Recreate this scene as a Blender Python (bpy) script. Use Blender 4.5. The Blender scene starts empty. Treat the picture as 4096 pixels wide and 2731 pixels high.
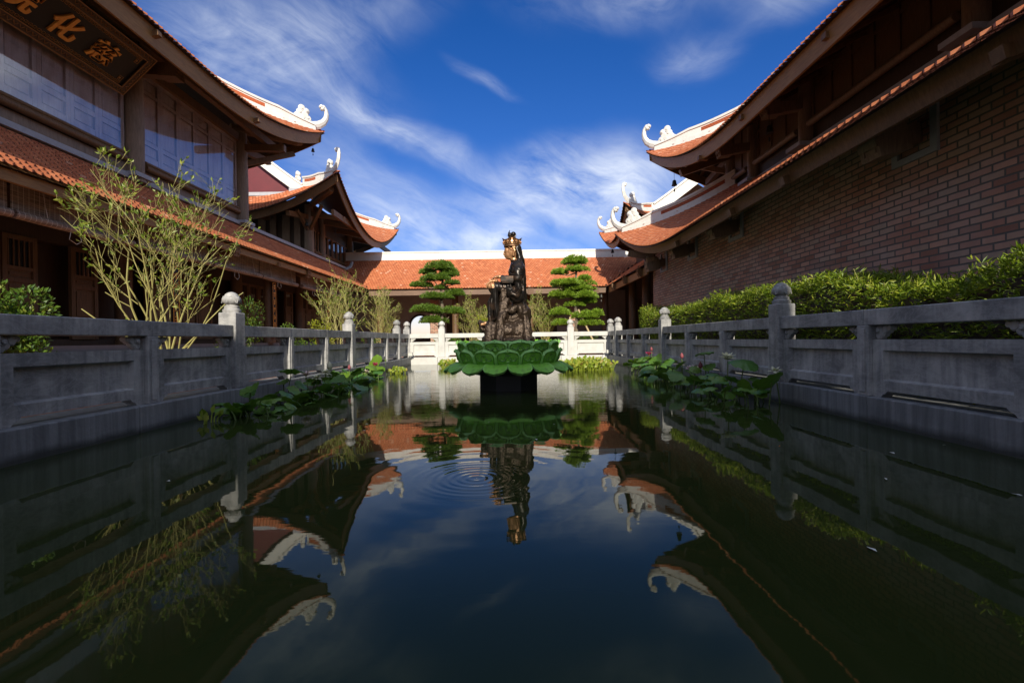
import bpy, bmesh, math, random
from mathutils import Vector, Matrix, noise
PI = math.pi
sc = bpy.context.scene
COL = sc.collection
random.seed(7)

# ------------------------------------------------------------------ helpers
class MB:
    """collects faces for ONE mesh object"""
    def __init__(s):
        s.v = []; s.f = []; s.m = []; s.c = []; s.cc = .5
    def add(s, vs, fs, m=0):
        o = len(s.v)
        s.v += [tuple(p) for p in vs]
        for f in fs:
            s.f.append([i + o for i in f]); s.m.append(m); s.c.append(s.cc)
    def quad(s, a, b, c, d, m=0): s.add([a, b, c, d], [(0, 1, 2, 3)], m)
    def box(s, c, d, m=0, rz=0.0, M=None):
        x, y, z = d[0] / 2, d[1] / 2, d[2] / 2
        P = [(-x, -y, -z), (x, -y, -z), (x, y, -z), (-x, y, -z), (-x, -y, z), (x, -y, z), (x, y, z), (-x, y, z)]
        if M is None:
            cs, sn = math.cos(rz), math.sin(rz)
            P = [(c[0] + p[0] * cs - p[1] * sn, c[1] + p[0] * sn + p[1] * cs, c[2] + p[2]) for p in P]
        else:
            P = [tuple(M @ Vector((p[0] + c[0], p[1] + c[1], p[2] + c[2]))) for p in P]
        s.add(P, [(0, 3, 2, 1), (4, 5, 6, 7), (0, 1, 5, 4), (1, 2, 6, 5), (2, 3, 7, 6), (3, 0, 4, 7)], m)
    def bx(s, x0, x1, y0, y1, z0, z1, m=0):
        s.box(((x0 + x1) / 2, (y0 + y1) / 2, (z0 + z1) / 2), (abs(x1 - x0), abs(y1 - y0), abs(z1 - z0)), m)
    def beam(s, a, b, w, h, m=0, up=(0, 0, 1), w2=None, h2=None):
        a = Vector(a); b = Vector(b); d = (b - a).normalized()
        r = d.cross(Vector(up)).normalized(); u = r.cross(d).normalized()
        w2 = w if w2 is None else w2; h2 = h if h2 is None else h2
        P = [a - r * w / 2 - u * h / 2, a + r * w / 2 - u * h / 2, a + r * w / 2 + u * h / 2, a - r * w / 2 + u * h / 2,
             b - r * w2 / 2 - u * h2 / 2, b + r * w2 / 2 - u * h2 / 2, b + r * w2 / 2 + u * h2 / 2, b - r * w2 / 2 + u * h2 / 2]
        s.add(P, [(0, 1, 2, 3), (7, 6, 5, 4), (0, 4, 5, 1), (1, 5, 6, 2), (2, 6, 7, 3), (3, 7, 4, 0)], m)
    def tube(s, pts, rad, n=6, m=0, caps=True):
        pts = [Vector(p) for p in pts]
        k = len(pts); o = len(s.v)
        ref = None
        for i, p in enumerate(pts):
            d = (pts[min(i + 1, k - 1)] - pts[max(i - 1, 0)])
            if d.length < 1e-9: d = Vector((0, 0, 1))
            d.normalize()
            if ref is None:
                ref = Vector((1, 0, 0)) if abs(d.x) < .8 else Vector((0, 1, 0))
            a = d.cross(ref).normalized(); b = d.cross(a).normalized(); ref = -b if ref.dot(b) < 0 else b
            a = d.cross(ref).normalized(); b = d.cross(a)
            r = rad[i] if isinstance(rad, (list, tuple)) else rad
            for j in range(n):
                t = 2 * PI * j / n
                s.v.append(tuple(p + a * math.cos(t) * r + b * math.sin(t) * r))
        for i in range(k - 1):
            for j in range(n):
                j2 = (j + 1) % n
                s.f.append([o + i * n + j, o + i * n + j2, o + (i + 1) * n + j2, o + (i + 1) * n + j]); s.m.append(m); s.c.append(s.cc)
        if caps:
            s.f.append([o + j for j in range(n)][::-1]); s.m.append(m); s.c.append(s.cc)
            s.f.append([o + (k - 1) * n + j for j in range(n)]); s.m.append(m); s.c.append(s.cc)
    def lathe(s, prof, c=(0, 0, 0), n=20, m=0, M=None, fn=None):
        o = len(s.v); k = len(prof)
        for r, z in prof:
            for j in range(n):
                t = 2 * PI * j / n
                rr = max(r, .0005) * (fn(t, z) if fn else 1)
                p = Vector((rr * math.cos(t), rr * math.sin(t), z))
                if M is not None: p = M @ p
                s.v.append((p.x + c[0], p.y + c[1], p.z + c[2]))
        for i in range(k - 1):
            for j in range(n):
                j2 = (j + 1) % n
                s.f.append([o + i * n + j, o + i * n + j2, o + (i + 1) * n + j2, o + (i + 1) * n + j]); s.m.append(m); s.c.append(s.cc)
        s.f.append([o + j for j in range(n)][::-1]); s.m.append(m); s.c.append(s.cc)
        s.f.append([o + (k - 1) * n + j for j in range(n)]); s.m.append(m); s.c.append(s.cc)
    def disc(s, c, axis, r, th, n=20, m=0, bev=.25):
        M = Vector(axis).normalized().to_track_quat('Z', 'Y').to_matrix()
        b = min(th * bev, r * .3)
        s.lathe([(r - b, -th / 2), (r, -th / 2 + b), (r, th / 2 - b), (r - b, th / 2)], c, n, m, M)
    def grid(s, fn, nu, nv, m=0, flip=False):
        o = len(s.v)
        for j in range(nv + 1):
            for i in range(nu + 1):
                s.v.append(tuple(fn(i / nu, j / nv)))
        for j in range(nv):
            for i in range(nu):
                a = o + j * (nu + 1) + i
                f = [a, a + 1, a + nu + 2, a + nu + 1]
                s.f.append(f[::-1] if flip else f); s.m.append(m); s.c.append(s.cc)
    def build(s, name, mats, parent=None, smooth=False, loc=None, solid=None, bevel=None):
        me = bpy.data.meshes.new(name)
        me.from_pydata(s.v, [], s.f)
        if not isinstance(mats, (list, tuple)): mats = [mats]
        for x in mats: me.materials.append(x)
        me.polygons.foreach_set('material_index', s.m)
        if smooth:
            me.polygons.foreach_set('use_smooth', [True] * len(s.f))
            try: me.set_sharp_from_angle(angle=math.radians(38))
            except Exception: pass
        at = me.attributes.new('rnd', 'FLOAT', 'FACE')
        at.data.foreach_set('value', s.c)
        me.update()
        o = bpy.data.objects.new(name, me); COL.objects.link(o)
        if loc is not None: o.location = loc
        if parent is not None: o.parent = parent
        if solid:
            md = o.modifiers.new('s', 'SOLIDIFY'); md.thickness = solid
        if bevel:
            md = o.modifiers.new('b', 'BEVEL'); md.width = bevel; md.segments = 2; md.limit_method = 'ANGLE'
        return o

def tag(o, label=None, cat=None, group=None, kind=None):
    if label: o['label'] = label
    if cat: o['category'] = cat
    if group: o['group'] = group
    if kind: o['kind'] = kind
    return o
def thing(name, label, cat, loc=(0, 0, 0), group=None):
    o = bpy.data.objects.new(name, None); COL.objects.link(o)
    o.location = loc; o.empty_display_size = .1
    return tag(o, label, cat, group)
def structure(o): o['kind'] = 'structure'; return o
def copy_tree(root, loc=None, rz=None, sc_=None, label=None):
    r = root.copy(); COL.objects.link(r)
    if loc is not None: r.location = loc
    if rz is not None: r.rotation_euler = (r.rotation_euler[0], r.rotation_euler[1], rz)
    if sc_ is not None: r.scale = sc_ if hasattr(sc_, '__len__') else (sc_, sc_, sc_)
    if label: r['label'] = label
    for ch in list(root.children):
        c = ch.copy(); COL.objects.link(c); c.parent = r
        for g in ch.children:
            d = g.copy(); COL.objects.link(d); d.parent = c
    return r

# ------------------------------------------------------------------ node helpers / materials
class NT:
    def __init__(s, nt): s.nt = nt
    def n(s, typ, props=None, **inp):
        nd = s.nt.nodes.new(typ)
        for k, v in (props or {}).items(): setattr(nd, k, v)
        for k, v in inp.items():
            key = int(k[1:]) if k[0] == 'i' and k[1:].isdigit() else k.replace('_', ' ')
            s.set(nd.inputs[key], v)
        return nd
    def set(s, sock, v):
        if hasattr(v, 'is_output') or isinstance(v, bpy.types.NodeSocket): s.nt.links.new(v, sock)
        elif isinstance(v, bpy.types.Node): s.nt.links.new(v.outputs[0], sock)
        else: sock.default_value = v
    def math(s, op, a, b=0.0, c=None, clamp=False):
        nd = s.nt.nodes.new('ShaderNodeMath'); nd.operation = op; nd.use_clamp = clamp
        s.set(nd.inputs[0], a); s.set(nd.inputs[1], b)
        if c is not None: s.set(nd.inputs[2], c)
        return nd.outputs[0]
    def ramp(s, fac, stops, interp='LINEAR'):
        nd = s.nt.nodes.new('ShaderNodeValToRGB'); nd.color_ramp.interpolation = interp
        e = nd.color_ramp.elements
        while len(e) < len(stops): e.new(.5)
        for el, (p, c) in zip(e, stops):
            el.position = p; el.color = c if len(c) == 4 else (*c, 1)
        s.set(nd.inputs[0], fac)
        return nd.outputs[0]
    def mix(s, fac, a, b, mode='MIX'):
        nd = s.nt.nodes.new('ShaderNodeMix'); nd.data_type = 'RGBA'; nd.blend_type = mode; nd.clamp_factor = True
        s.set(nd.inputs[0], fac); s.set(nd.inputs[6], a if not isinstance(a, tuple) or len(a) == 4 else (*a, 1))
        s.set(nd.inputs[7], b if not isinstance(b, tuple) or len(b) == 4 else (*b, 1))
        return nd.outputs[2]
    def noise(s, vec, scale, detail=4, rough=.55, dist=0.0):
        nd = s.n('ShaderNodeTexNoise', None, Scale=scale, Detail=detail, Roughness=rough, Distortion=dist)
        if vec is not None: s.set(nd.inputs['Vector'], vec)
        return nd.outputs[0]
    def mapping(s, vec, scale=(1, 1, 1), rot=(0, 0, 0), loc=(0, 0, 0)):
        nd = s.n('ShaderNodeMapping', None, Vector=vec, Scale=scale, Rotation=rot, Location=loc)
        return nd.outputs[0]
    def bump(s, h, strength=.3, dist=.02):
        return s.n('ShaderNodeBump', None, Height=h, Strength=strength, Distance=dist).outputs[0]

def mat(name, fn):
    m = bpy.data.materials.new(name); m.use_nodes = True
    nt = m.node_tree; t = NT(nt); b = nt.nodes['Principled BSDF']
    fn(t, b)
    return m
def P(b, t, **k):
    for key, v in k.items():
        key = key.replace('_', ' ')
        if isinstance(v, tuple) and len(v) == 3 and key == 'Base Color': v = (*v, 1)
        t.set(b.inputs[key], v)
def OC(t): return t.n('ShaderNodeTexCoord').outputs['Object']
def ATT(t): return t.n('ShaderNodeAttribute', {'attribute_name': 'rnd'}).outputs['Fac']

def simple(name, col, rough=.6, metal=0.0, var=.25, scale=8, bump=.15):
    def f(t, b):
        c = OC(t); n = t.noise(c, scale, 5)
        col2 = t.mix(n, tuple(x * (1 - var) for x in col), tuple(min(1, x * (1 + var)) for x in col))
        P(b, t, Base_Color=col2, Roughness=rough, Metallic=metal, Normal=t.bump(t.noise(c, scale * 5, 3), bump, .01))
    return mat(name, f)

def wood(name, dark, light, rough=.6, st=(6, 6, .7), worn=None):
    def f(t, b):
        c = OC(t); g = t.noise(t.mapping(c, st), 5, 6, .6, .6)
        big = t.noise(c, 1.3, 3)
        col = t.mix(t.ramp(g, [(.3, (0, 0, 0)), (.72, (1, 1, 1))]), dark, light)
        col = t.mix(t.math('MULTIPLY', big, .7), col, tuple(x * .55 for x in dark))
        if worn:
            w = t.ramp(t.noise(t.mapping(c, (1, 1, .35)), 2.3, 5), [(.42, (0, 0, 0)), (.62, (1, 1, 1))])
            col = t.mix(t.math('MULTIPLY', w, .7), col, worn)
        P(b, t, Base_Color=col, Roughness=rough, Normal=t.bump(g, .25, .01))
    return mat(name, f)

M = {}
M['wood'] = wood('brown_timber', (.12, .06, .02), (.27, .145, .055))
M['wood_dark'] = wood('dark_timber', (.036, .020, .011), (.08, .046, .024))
M['wood_light'] = wood('eave_board_timber', (.23, .12, .032), (.42, .235, .072), st=(6, .7, 6))
M['wood_x'] = wood('cross_beam_timber', (.13, .075, .045), (.26, .16, .10), st=(.7, 6, 6))
M['wood_grey'] = wood('weathered_column_timber', (.17, .118, .075), (.36, .255, .17))
M['door'] = wood('door_timber', (.095, .052, .022), (.20, .115, .052))
def fpanel(t, b):
    c = OC(t)
    g = t.noise(t.mapping(c, (5, 5, .5)), 4, 6, .6, .5)
    col = t.mix(g, (.28, .22, .21), (.56, .47, .45))
    stain = t.ramp(t.noise(t.mapping(c, (1.5, 1.5, .6)), 1.6, 5), [(.45, (0, 0, 0)), (.7, (1, 1, 1))])
    col = t.mix(t.math('MULTIPLY', stain, .55), col, (.20, .11, .08))
    # ragged mask high on the farther bay, not fed into the colour
    sep = t.n('ShaderNodeSeparateXYZ', None, Vector=c)
    rag = t.math('MULTIPLY', t.noise(t.mapping(c, (1, .9, .05)), 1.5, 3), 1.6)
    ed = t.math('ADD', t.math('SUBTRACT', sep.outputs[2], 8.95), rag)
    fac = t.math('MULTIPLY', ed, 25, clamp=True)
    fac = t.math('MULTIPLY', fac, t.math('GREATER_THAN', sep.outputs[1], 13.9))
    P(b, t, Base_Color=col, Roughness=.55, Normal=t.bump(g, .2, .01))
M['panel'] = mat('sun_bleached_panel_timber', fpanel)

def ftile(t, b):
    c = OC(t); r = ATT(t)
    col = t.ramp(r, [(0, (.36, .105, .04)), (.5, (.52, .165, .062)), (.92, (.60, .23, .10)), (1, (.68, .36, .22))])
    col = t.mix(t.math('MULTIPLY', t.noise(c, .9, 5), .55), col, (.34, .10, .045))
    P(b, t, Base_Color=col, Roughness=.75, Normal=t.bump(t.noise(c, 40, 3), .3, .005))
M['tile'] = mat('terracotta_roof_tile', ftile)
def fwhite(t, b):
    c = OC(t)
    n = t.ramp(t.noise(t.mapping(c, (2, 2, .6)), 2.2, 6), [(.5, (0, 0, 0)), (.8, (1, 1, 1))])
    col = t.mix(t.math('MULTIPLY', n, .5), (.68, .68, .64), (.38, .39, .37))
    P(b, t, Base_Color=col, Roughness=.6, Normal=t.bump(t.noise(c, 14, 4), .12, .01))
M['white'] = mat('white_plaster', fwhite)
M['greyedge'] = simple('grey_mortar', (.36, .38, .42), .8)
def flattice(t, b):
    c = OC(t)
    sep = t.n('ShaderNodeSeparateXYZ', None, Vector=c)
    u = t.math('ADD', sep.outputs[0], sep.outputs[1])
    a = t.math('SINE', t.math('MULTIPLY', t.math('ADD', u, sep.outputs[2]), 55))
    d = t.math('SINE', t.math('MULTIPLY', t.math('SUBTRACT', u, sep.outputs[2]), 55))
    h = t.math('GREATER_THAN', t.math('MULTIPLY', a, d), .25)
    col = t.mix(h, (.55, .13, .035), (.10, .02, .01))
    P(b, t, Base_Color=col, Roughness=.7, Normal=t.bump(h, .6, .02))
M['lattice'] = mat('pierced_terracotta_lattice', flattice)

def fbrick(t, b):
    c = OC(t)
    sep = t.n('ShaderNodeSeparateXYZ', None, Vector=c)
    v = t.n('ShaderNodeCombineXYZ', None, X=t.math('ADD', sep.outputs[1], sep.outputs[0]), Y=sep.outputs[2]).outputs[0]
    wob = t.n('ShaderNodeTexNoise', None, Vector=c, Scale=2.5, Detail=3.0)
    v2 = t.n('ShaderNodeVectorMath', {'operation': 'MULTIPLY_ADD'}, i0=wob.outputs[1], i1=(.012, .012, 0), i2=v).outputs[0]
    br = t.n('ShaderNodeTexBrick', {'offset': .5}, Vector=v2, Color1=(0, 0, 0, 1), Color2=(1, 1, 1, 1), Mortar=(.5, .5, .5, 1), Scale=1.0,
             Mortar_Size=.014, Mortar_Smooth=.25, Bias=0.0, Brick_Width=.32, Row_Height=.104)
    col = t.ramp(br.outputs[0], [(0, (.36, .16, .10)), (.35, (.55, .27, .18)), (.6, (.66, .37, .25)), (1, (.50, .36, .25))])
    col = t.mix(t.math('MULTIPLY', t.noise(c, 9, 5), .55), col, (.26, .17, .13))
    big = t.ramp(t.noise(c, .8, 5), [(.45, (0, 0, 0)), (.75, (1, 1, 1))])
    col = t.mix(t.math('MULTIPLY', big, .5), col, (.50, .42, .36))
    col = t.mix(br.outputs[1], col, (.15, .14, .12))
    hgt = t.math('ADD', t.math('MULTIPLY', t.math('SUBTRACT', 1, br.outputs[1]), 1), t.math('MULTIPLY', t.noise(c, 60, 3), .12))
    P(b, t, Base_Color=col, Roughness=.85, Normal=t.bump(hgt, .9, .03))
M['brick'] = mat('red_brick_wall', fbrick)

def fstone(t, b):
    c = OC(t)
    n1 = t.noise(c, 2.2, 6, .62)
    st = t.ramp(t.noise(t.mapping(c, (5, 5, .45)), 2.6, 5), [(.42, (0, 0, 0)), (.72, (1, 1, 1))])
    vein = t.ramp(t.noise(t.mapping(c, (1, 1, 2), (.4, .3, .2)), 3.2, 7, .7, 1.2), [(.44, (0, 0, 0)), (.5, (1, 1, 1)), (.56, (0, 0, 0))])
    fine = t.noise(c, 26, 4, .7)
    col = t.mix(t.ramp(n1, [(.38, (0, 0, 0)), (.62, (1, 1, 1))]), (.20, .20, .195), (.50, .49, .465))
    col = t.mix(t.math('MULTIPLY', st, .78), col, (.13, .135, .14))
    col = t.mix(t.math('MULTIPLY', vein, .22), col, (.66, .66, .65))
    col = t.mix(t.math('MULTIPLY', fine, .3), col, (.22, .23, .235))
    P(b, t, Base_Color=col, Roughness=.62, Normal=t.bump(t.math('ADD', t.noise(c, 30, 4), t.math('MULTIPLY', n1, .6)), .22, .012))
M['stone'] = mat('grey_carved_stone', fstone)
def fkerb(t, b):
    c = OC(t)
    st = t.ramp(t.noise(t.mapping(c, (4.5, 4.5, .25)), 2.4, 6, .65), [(.38, (0, 0, 0)), (.62, (1, 1, 1))])
    n1 = t.noise(c, 3, 6)
    sep = t.n('ShaderNodeSeparateXYZ', None, Vector=c)
    wet = t.math('MULTIPLY', t.math('SUBTRACT', .10, t.math('ADD', sep.outputs[2], t.math('MULTIPLY', t.math('SUBTRACT', n1, .5), .10))), 14, clamp=True)
    col = t.mix(n1, (.16, .17, .18), (.34, .345, .34))
    col = t.mix(t.math('MULTIPLY', st, .7), col, (.09, .095, .10))
    col = t.mix(t.math('MULTIPLY', wet, .85), col, (.03, .033, .028))
    P(b, t, Base_Color=col, Roughness=.6, Normal=t.bump(t.noise(c, 22, 5), .3, .015))
M['stone_far'] = simple('clean_sunlit_stone', (.50, .50, .475), .6, var=.30, scale=3.5, bump=.3)  # less stained far stone, with its sunlit brightness also put into the colour
M['clearglass'] = None
M['kerb'] = mat('stained_stone_kerb', fkerb)
M['pave'] = simple('terracotta_floor_tile', (.42, .17, .09), .95, scale=3)
M['pave'].node_tree.nodes['Principled BSDF'].inputs['Specular IOR Level'].default_value = .05
M['ground'] = simple('bare_ground', (.16, .14, .11), .9, scale=1)
M['plinth'] = simple('plinth_stone', (.16, .15, .15), .7, scale=3)
M['plaster_in'] = simple('gallery_plaster', (.42, .40, .40), .8, scale=2)
M['red'] = simple('red_painted_gable', (.11, .008, .013), .45, scale=3)
M['glass'] = mat('window_glass', lambda t, b: P(b, t, Base_Color=(.02, .03, .04), Roughness=.05, Metallic=.0, IOR=1.9))
M['black'] = simple('black_lacquer', (.008, .007, .006), .6, scale=6, bump=.05)
M['gold'] = simple('dull_gold_paint', (.72, .34, .06), .45, .2, var=.3, scale=14)
M['gold_dim'] = simple('aged_gold_carving', (.075, .04, .018), .5, .1, var=.6, scale=22, bump=.6)
M['bell'] = simple('dark_bronze_bell', (.05, .05, .045), .5, .6)
def fblind(t, b):
    c = OC(t)
    sep = t.n('ShaderNodeSeparateXYZ', None, Vector=c)
    sl = t.noise(t.mapping(c, (.3, .6, 26)), 3.0, 3)
    col = t.mix(t.ramp(sl, [(.35, (0, 0, 0)), (.65, (1, 1, 1))]), (.10, .07, .05), (.34, .25, .19))
    fr = t.math('FRACT', t.math('DIVIDE', sep.outputs[1], .105))
    th = t.math('LESS_THAN', fr, .09)
    col = t.mix(t.math('MULTIPLY', th, .7), col, (.62, .58, .50))
    P(b, t, Base_Color=col, Roughness=.75, Normal=t.bump(sl, .5, .01))
M['blind'] = mat('woven_bamboo_blind', fblind)
M['cord'] = simple('pale_cord', (.5, .47, .42), .7)

def leafmat(name, cols, trans=.35, rough=.45, back=None):
    def f(t, b):
        nt = t.nt; r = ATT(t)
        st = [(i / (len(cols) - 1), c) for i, c in enumerate(cols)]
        col = t.ramp(r, st)
        P(b, t, Base_Color=col, Roughness=rough)
        tr = t.n('ShaderNodeBsdfTranslucent', None, Color=t.mix(.5, col, (.25, .32, .02)))
        mx = t.n('ShaderNodeMixShader', None, Fac=trans)
        nt.links.new(b.outputs[0], mx.inputs[1]); nt.links.new(tr.outputs[0], mx.inputs[2])
        nt.links.new(mx.outputs[0], nt.nodes['Material Output'].inputs[0])
    return mat(name, f)
M['leaf_myrtle'] = leafmat('myrtle_leaf', [(.06, .12, .012), (.12, .20, .02), (.22, .29, .03), (.32, .34, .05)])
M['leaf_hedge'] = leafmat('bamboo_hedge_leaf', [(.06, .12, .006), (.13, .21, .010), (.23, .31, .018), (.38, .40, .04)])
M['leaf_bush'] = leafmat('round_bush_leaf', [(.025, .07, .01), (.06, .13, .015), (.11, .20, .02), (.20, .24, .03)])
M['leaf_pine'] = leafmat('pine_needle', [(.04, .09, .012), (.08, .16, .018), (.13, .23, .025), (.20, .30, .035)], .25)
M['leaf_pine_bright'] = leafmat('bright_pine_needle', [(.08, .16, .012), (.15, .27, .02), (.24, .38, .03), (.34, .46, .05)], .25)
M['leaf_yellow'] = leafmat('yellow_leaf', [(.16, .22, .015), (.28, .32, .02), (.38, .38, .03)])
M['leaf_hyacinth'] = leafmat('water_hyacinth_leaf', [(.13, .22, .02), (.24, .33, .03), (.34, .40, .05), (.34, .24, .06)])
M['bark'] = simple('pale_smooth_bark', (.28, .26, .085), .7, var=.35, scale=12)
M['bark_dark'] = simple('rough_pine_bark', (.16, .13, .09), .85, var=.4, scale=14, bump=.6)
M['pole'] = simple('bamboo_prop', (.42, .33, .18), .6)
def fpad(t, b):
    c = OC(t)
    n = t.noise(c, 9, 4)
    info = t.n('ShaderNodeObjectInfo').outputs['Random']
    col = t.mix(info, (.05, .15, .025), (.15, .25, .02))
    col = t.mix(t.math('MULTIPLY', n, .5), col, (.05, .13, .025))
    P(b, t, Base_Color=col, Roughness=.42, Normal=t.bump(n, .15, .01))
    tr = t.n('ShaderNodeBsdfTranslucent', None, Color=(.12, .25, .02, 1))
    mx = t.n('ShaderNodeMixShader', None, Fac=.2)
    t.nt.links.new(b.outputs[0], mx.inputs[1]); t.nt.links.new(tr.outputs[0], mx.inputs[2])
    t.nt.links.new(mx.outputs[0], t.nt.nodes['Material Output'].inputs[0])
M['lotus_leaf'] = mat('lotus_leaf_green', fpad)
M['lotus_stem'] = simple('lotus_stalk', (.09, .14, .03), .6)
M['petal_white'] = leafmat('cream_lotus_petal', [(.62, .60, .36), (.78, .76, .58)], .3)
M['petal_pink'] = leafmat('magenta_lotus_petal', [(.55, .02, .16), (.75, .08, .25)], .3)
M['petal_pale'] = leafmat('pale_pink_lotus_petal', [(.55, .38, .40), (.75, .62, .55)], .3)
M['bud'] = simple('lotus_bud_red', (.22, .05, .06), .6)
def fgreen(t, b):
    c = OC(t)
    n = t.noise(c, 4, 6, .65)
    pt = t.n('ShaderNodeNewGeometry').outputs['Pointiness']
    col = t.mix(n, (.14, .42, .035), (.28, .64, .07))
    col = t.mix(t.ramp(ATT(t), [(0, (1, 1, 1)), (.45, (0, 0, 0))]), col, (.06, .20, .02))
    col = t.mix(t.ramp(ATT(t), [(.6, (0, 0, 0)), (1, (.45, .45, .45))]), col, (.34, .66, .16))
    wear = t.ramp(pt, [(.50, (0, 0, 0)), (.58, (1, 1, 1))])
    col = t.mix(t.math('MULTIPLY', wear, .5), col, (.36, .66, .24))
    dirt = t.ramp(t.noise(t.mapping(c, (3, 3, .8)), 5, 6), [(.5, (0, 0, 0)), (.75, (1, 1, 1))])
    col = t.mix(t.math('MULTIPLY', dirt, .6), col, (.09, .16, .03))
    P(b, t, Base_Color=col, Roughness=.5, Normal=t.bump(t.noise(c, 35, 4), .25, .008))
M['lotus_green'] = mat('green_painted_petal', fgreen)
M['ped'] = simple('dark_wet_concrete', (.035, .038, .035), .4)
def fbronze(t, b):
    c = OC(t)
    n = t.noise(c, 5, 6, .65)
    col = t.mix(t.ramp(n, [(.52, (0, 0, 0)), (.80, (1, 1, 1))]), (.022, .019, .017), (.13, .075, .045))
    P(b, t, Base_Color=col, Roughness=t.math('MULTIPLY_ADD', n, .25, .2), Metallic=.6, Normal=t.bump(t.noise(c, 16, 3), .08, .01))
M['bronze'] = mat('dark_patina_bronze', fbronze)
def fbr2(t, b):
    c = OC(t)
    n = t.noise(c, 9, 5)
    P(b, t, Base_Color=t.mix(n, (.36, .18, .085), (.58, .32, .16)), Roughness=.36, Metallic=.5)
M['bronze_bright'] = mat('polished_bronze', fbr2)
def frock(t, b):
    c = OC(t)
    n = t.noise(c, 22, 5, .7); g = t.noise(c, 4, 4)
    col = t.mix(n, (.008, .007, .006), (.11, .075, .05))
    P(b, t, Base_Color=col, Roughness=.35, Metallic=.6, Normal=t.bump(t.math('ADD', n, g), .8, .02))
M['bronze_rock'] = mat('rough_cast_bronze', frock)
M['bronze_warm'] = simple('warm_cast_bronze', (.16, .085, .04), .35, .55, var=.6, scale=25, bump=.4)
M['gold_soft'] = simple('faded_gold_line', (.30, .15, .04), .5, .15, var=.4, scale=20)
M['lamp'] = simple('floodlight_metal', (.25, .25, .25), .5, .3)
M['lampglass'] = simple('floodlight_lens', (.6, .6, .55), .2)
M['fish'] = simple('orange_fish_scale', (.7, .2, .03), .4)
M['fleck'] = simple('pale_floating_petal', (.6, .6, .55), .6)

# ------------------------------------------------------------------ camera, light, sky
cd = bpy.data.cameras.new('camera'); cam = bpy.data.objects.new('camera', cd); COL.objects.link(cam)
cd.sensor_width = 36; cd.lens = 1080 / 2352 * 36; cd.shift_y = -5 / 2352; cd.clip_end = 3000; cd.clip_start = .05
cam.matrix_world = Matrix.Translation((0, 0, 1)) @ Matrix.Rotation(PI / 2, 4, 'X') @ Matrix.Rotation(-.0145, 4, 'Z')
sc.camera = cam
to_sun = Vector((.05, -1, .50)).normalized()
sl = bpy.data.lights.new('sun', 'SUN'); sl.energy = 5.0; sl.angle = math.radians(.5); sl.color = (1, .91, .76)
so = bpy.data.objects.new('sun', sl); COL.objects.link(so)
so.rotation_euler = to_sun.to_track_quat('Z', 'Y').to_euler()
w = bpy.data.worlds.new('World'); sc.world = w; w.use_nodes = True
t = NT(w.node_tree); bg = w.node_tree.nodes['Background']
sky = t.n('ShaderNodeTexSky', {'sky_type': 'NISHITA'}); sky.sun_disc = False
sky.sun_elevation = math.asin(to_sun.z); sky.sun_rotation = math.atan2(to_sun.x, to_sun.y)
sky.air_density = 1.0; sky.dust_density = .3; sky.ozone_density = 3.0
gen = t.n('ShaderNodeTexCoord').outputs['Generated']
sp = t.n('ShaderNodeSeparateXYZ', None, Vector=gen)
az = t.math('ARCTAN2', sp.outputs[0], sp.outputs[1]); el = t.math('ARCSINE', sp.outputs[2])
ae = t.n('ShaderNodeCombineXYZ', None, X=az, Y=el).outputs[0]
wr = t.n('ShaderNodeTexNoise', None, Vector=ae, Scale=2.6, Detail=4.0).outputs[1]
wv = t.n('ShaderNodeVectorMath', {'operation': 'MULTIPLY_ADD'}, i0=wr, i1=(.16, .16, 0), i2=ae).outputs[0]
wv = t.mapping(wv, loc=(-.08, -.08, 0))
# (az, el, half length, half width, tilt, weight): soft cirrus streaks, plus hidden blobs at right added to whiten the glass reflections
def blob(a, e, rx, ry, ang, wt):
    v = t.mapping(wv, loc=(-a, -e, 0)); v = t.mapping(v, rot=(0, 0, -ang)); v = t.mapping(v, scale=(1 / rx, 1 / ry, 1))
    d = t.n('ShaderNodeVectorMath', {'operation': 'LENGTH'}, i0=v).outputs['Value']
    return t.math('MULTIPLY', t.math('SUBTRACT', 1, t.math('SMOOTH_MIN', d, 1.0, .3), clamp=True), wt)
tot = None
for bl in [(-.40, .55, .34, .09, .38, .58), (-.47, .46, .28, .12, -.1, .75), (-.22, .39, .26, .04, -.34, .95), (.10, .31, .26, .09, .15, 1.5), (.26, .29, .22, .08, .05, 1.1),
           (.30, .62, .36, .07, -.1, .6), (.55, .56, .16, .06, .3, .6), (0.0, .14, .95, .16, 0, .8), (-.04, .22, .10, .035, .2, .9), (-.25, .25, .30, .10, -.4, .85),
           (.36, .50, .10, .05, -.3, .6), (-.05, .50, .10, .02, -.4, .7), (.1, 1.15, .9, .25, .3, .6), (1.30, .55, .42, .40, 0, 2.2), (.90, .43, .24, .16, 0, 2.4), (2.6, .5, 1.2, .2, .1, .8), (-2.2, .6, 1.2, .2, .3, .8)]:
    q = blob(*bl); tot = q if tot is None else t.math('ADD', tot, q)
sv = t.mapping(wv, rot=(0, 0, .35)); sv = t.mapping(sv, scale=(1.6, 6.5, 1))
n1 = t.noise(sv, 2.6, 9, .62, .5)
n2 = t.noise(t.mapping(wv, scale=(1, 1.6, 1)), 5.5, 8, .6, .6)
nn = t.math('ADD', t.math('MULTIPLY', n1, .55), t.math('MULTIPLY', n2, .45))
dens = t.math('MULTIPLY', tot, t.math('MULTIPLY', t.math('SUBTRACT', nn, .34), 3.1, clamp=True), clamp=False)
dens = t.math('MULTIPLY', dens, 1.0, clamp=True)
dens = t.math('SMOOTHSTEP', dens, 0, 1) if False else t.math('POWER', dens, 1.15)
hs = t.n('ShaderNodeHueSaturation', None, Hue=.508, Saturation=1.36, Value=1.0, Color=sky.outputs[0]).outputs[0]
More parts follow.
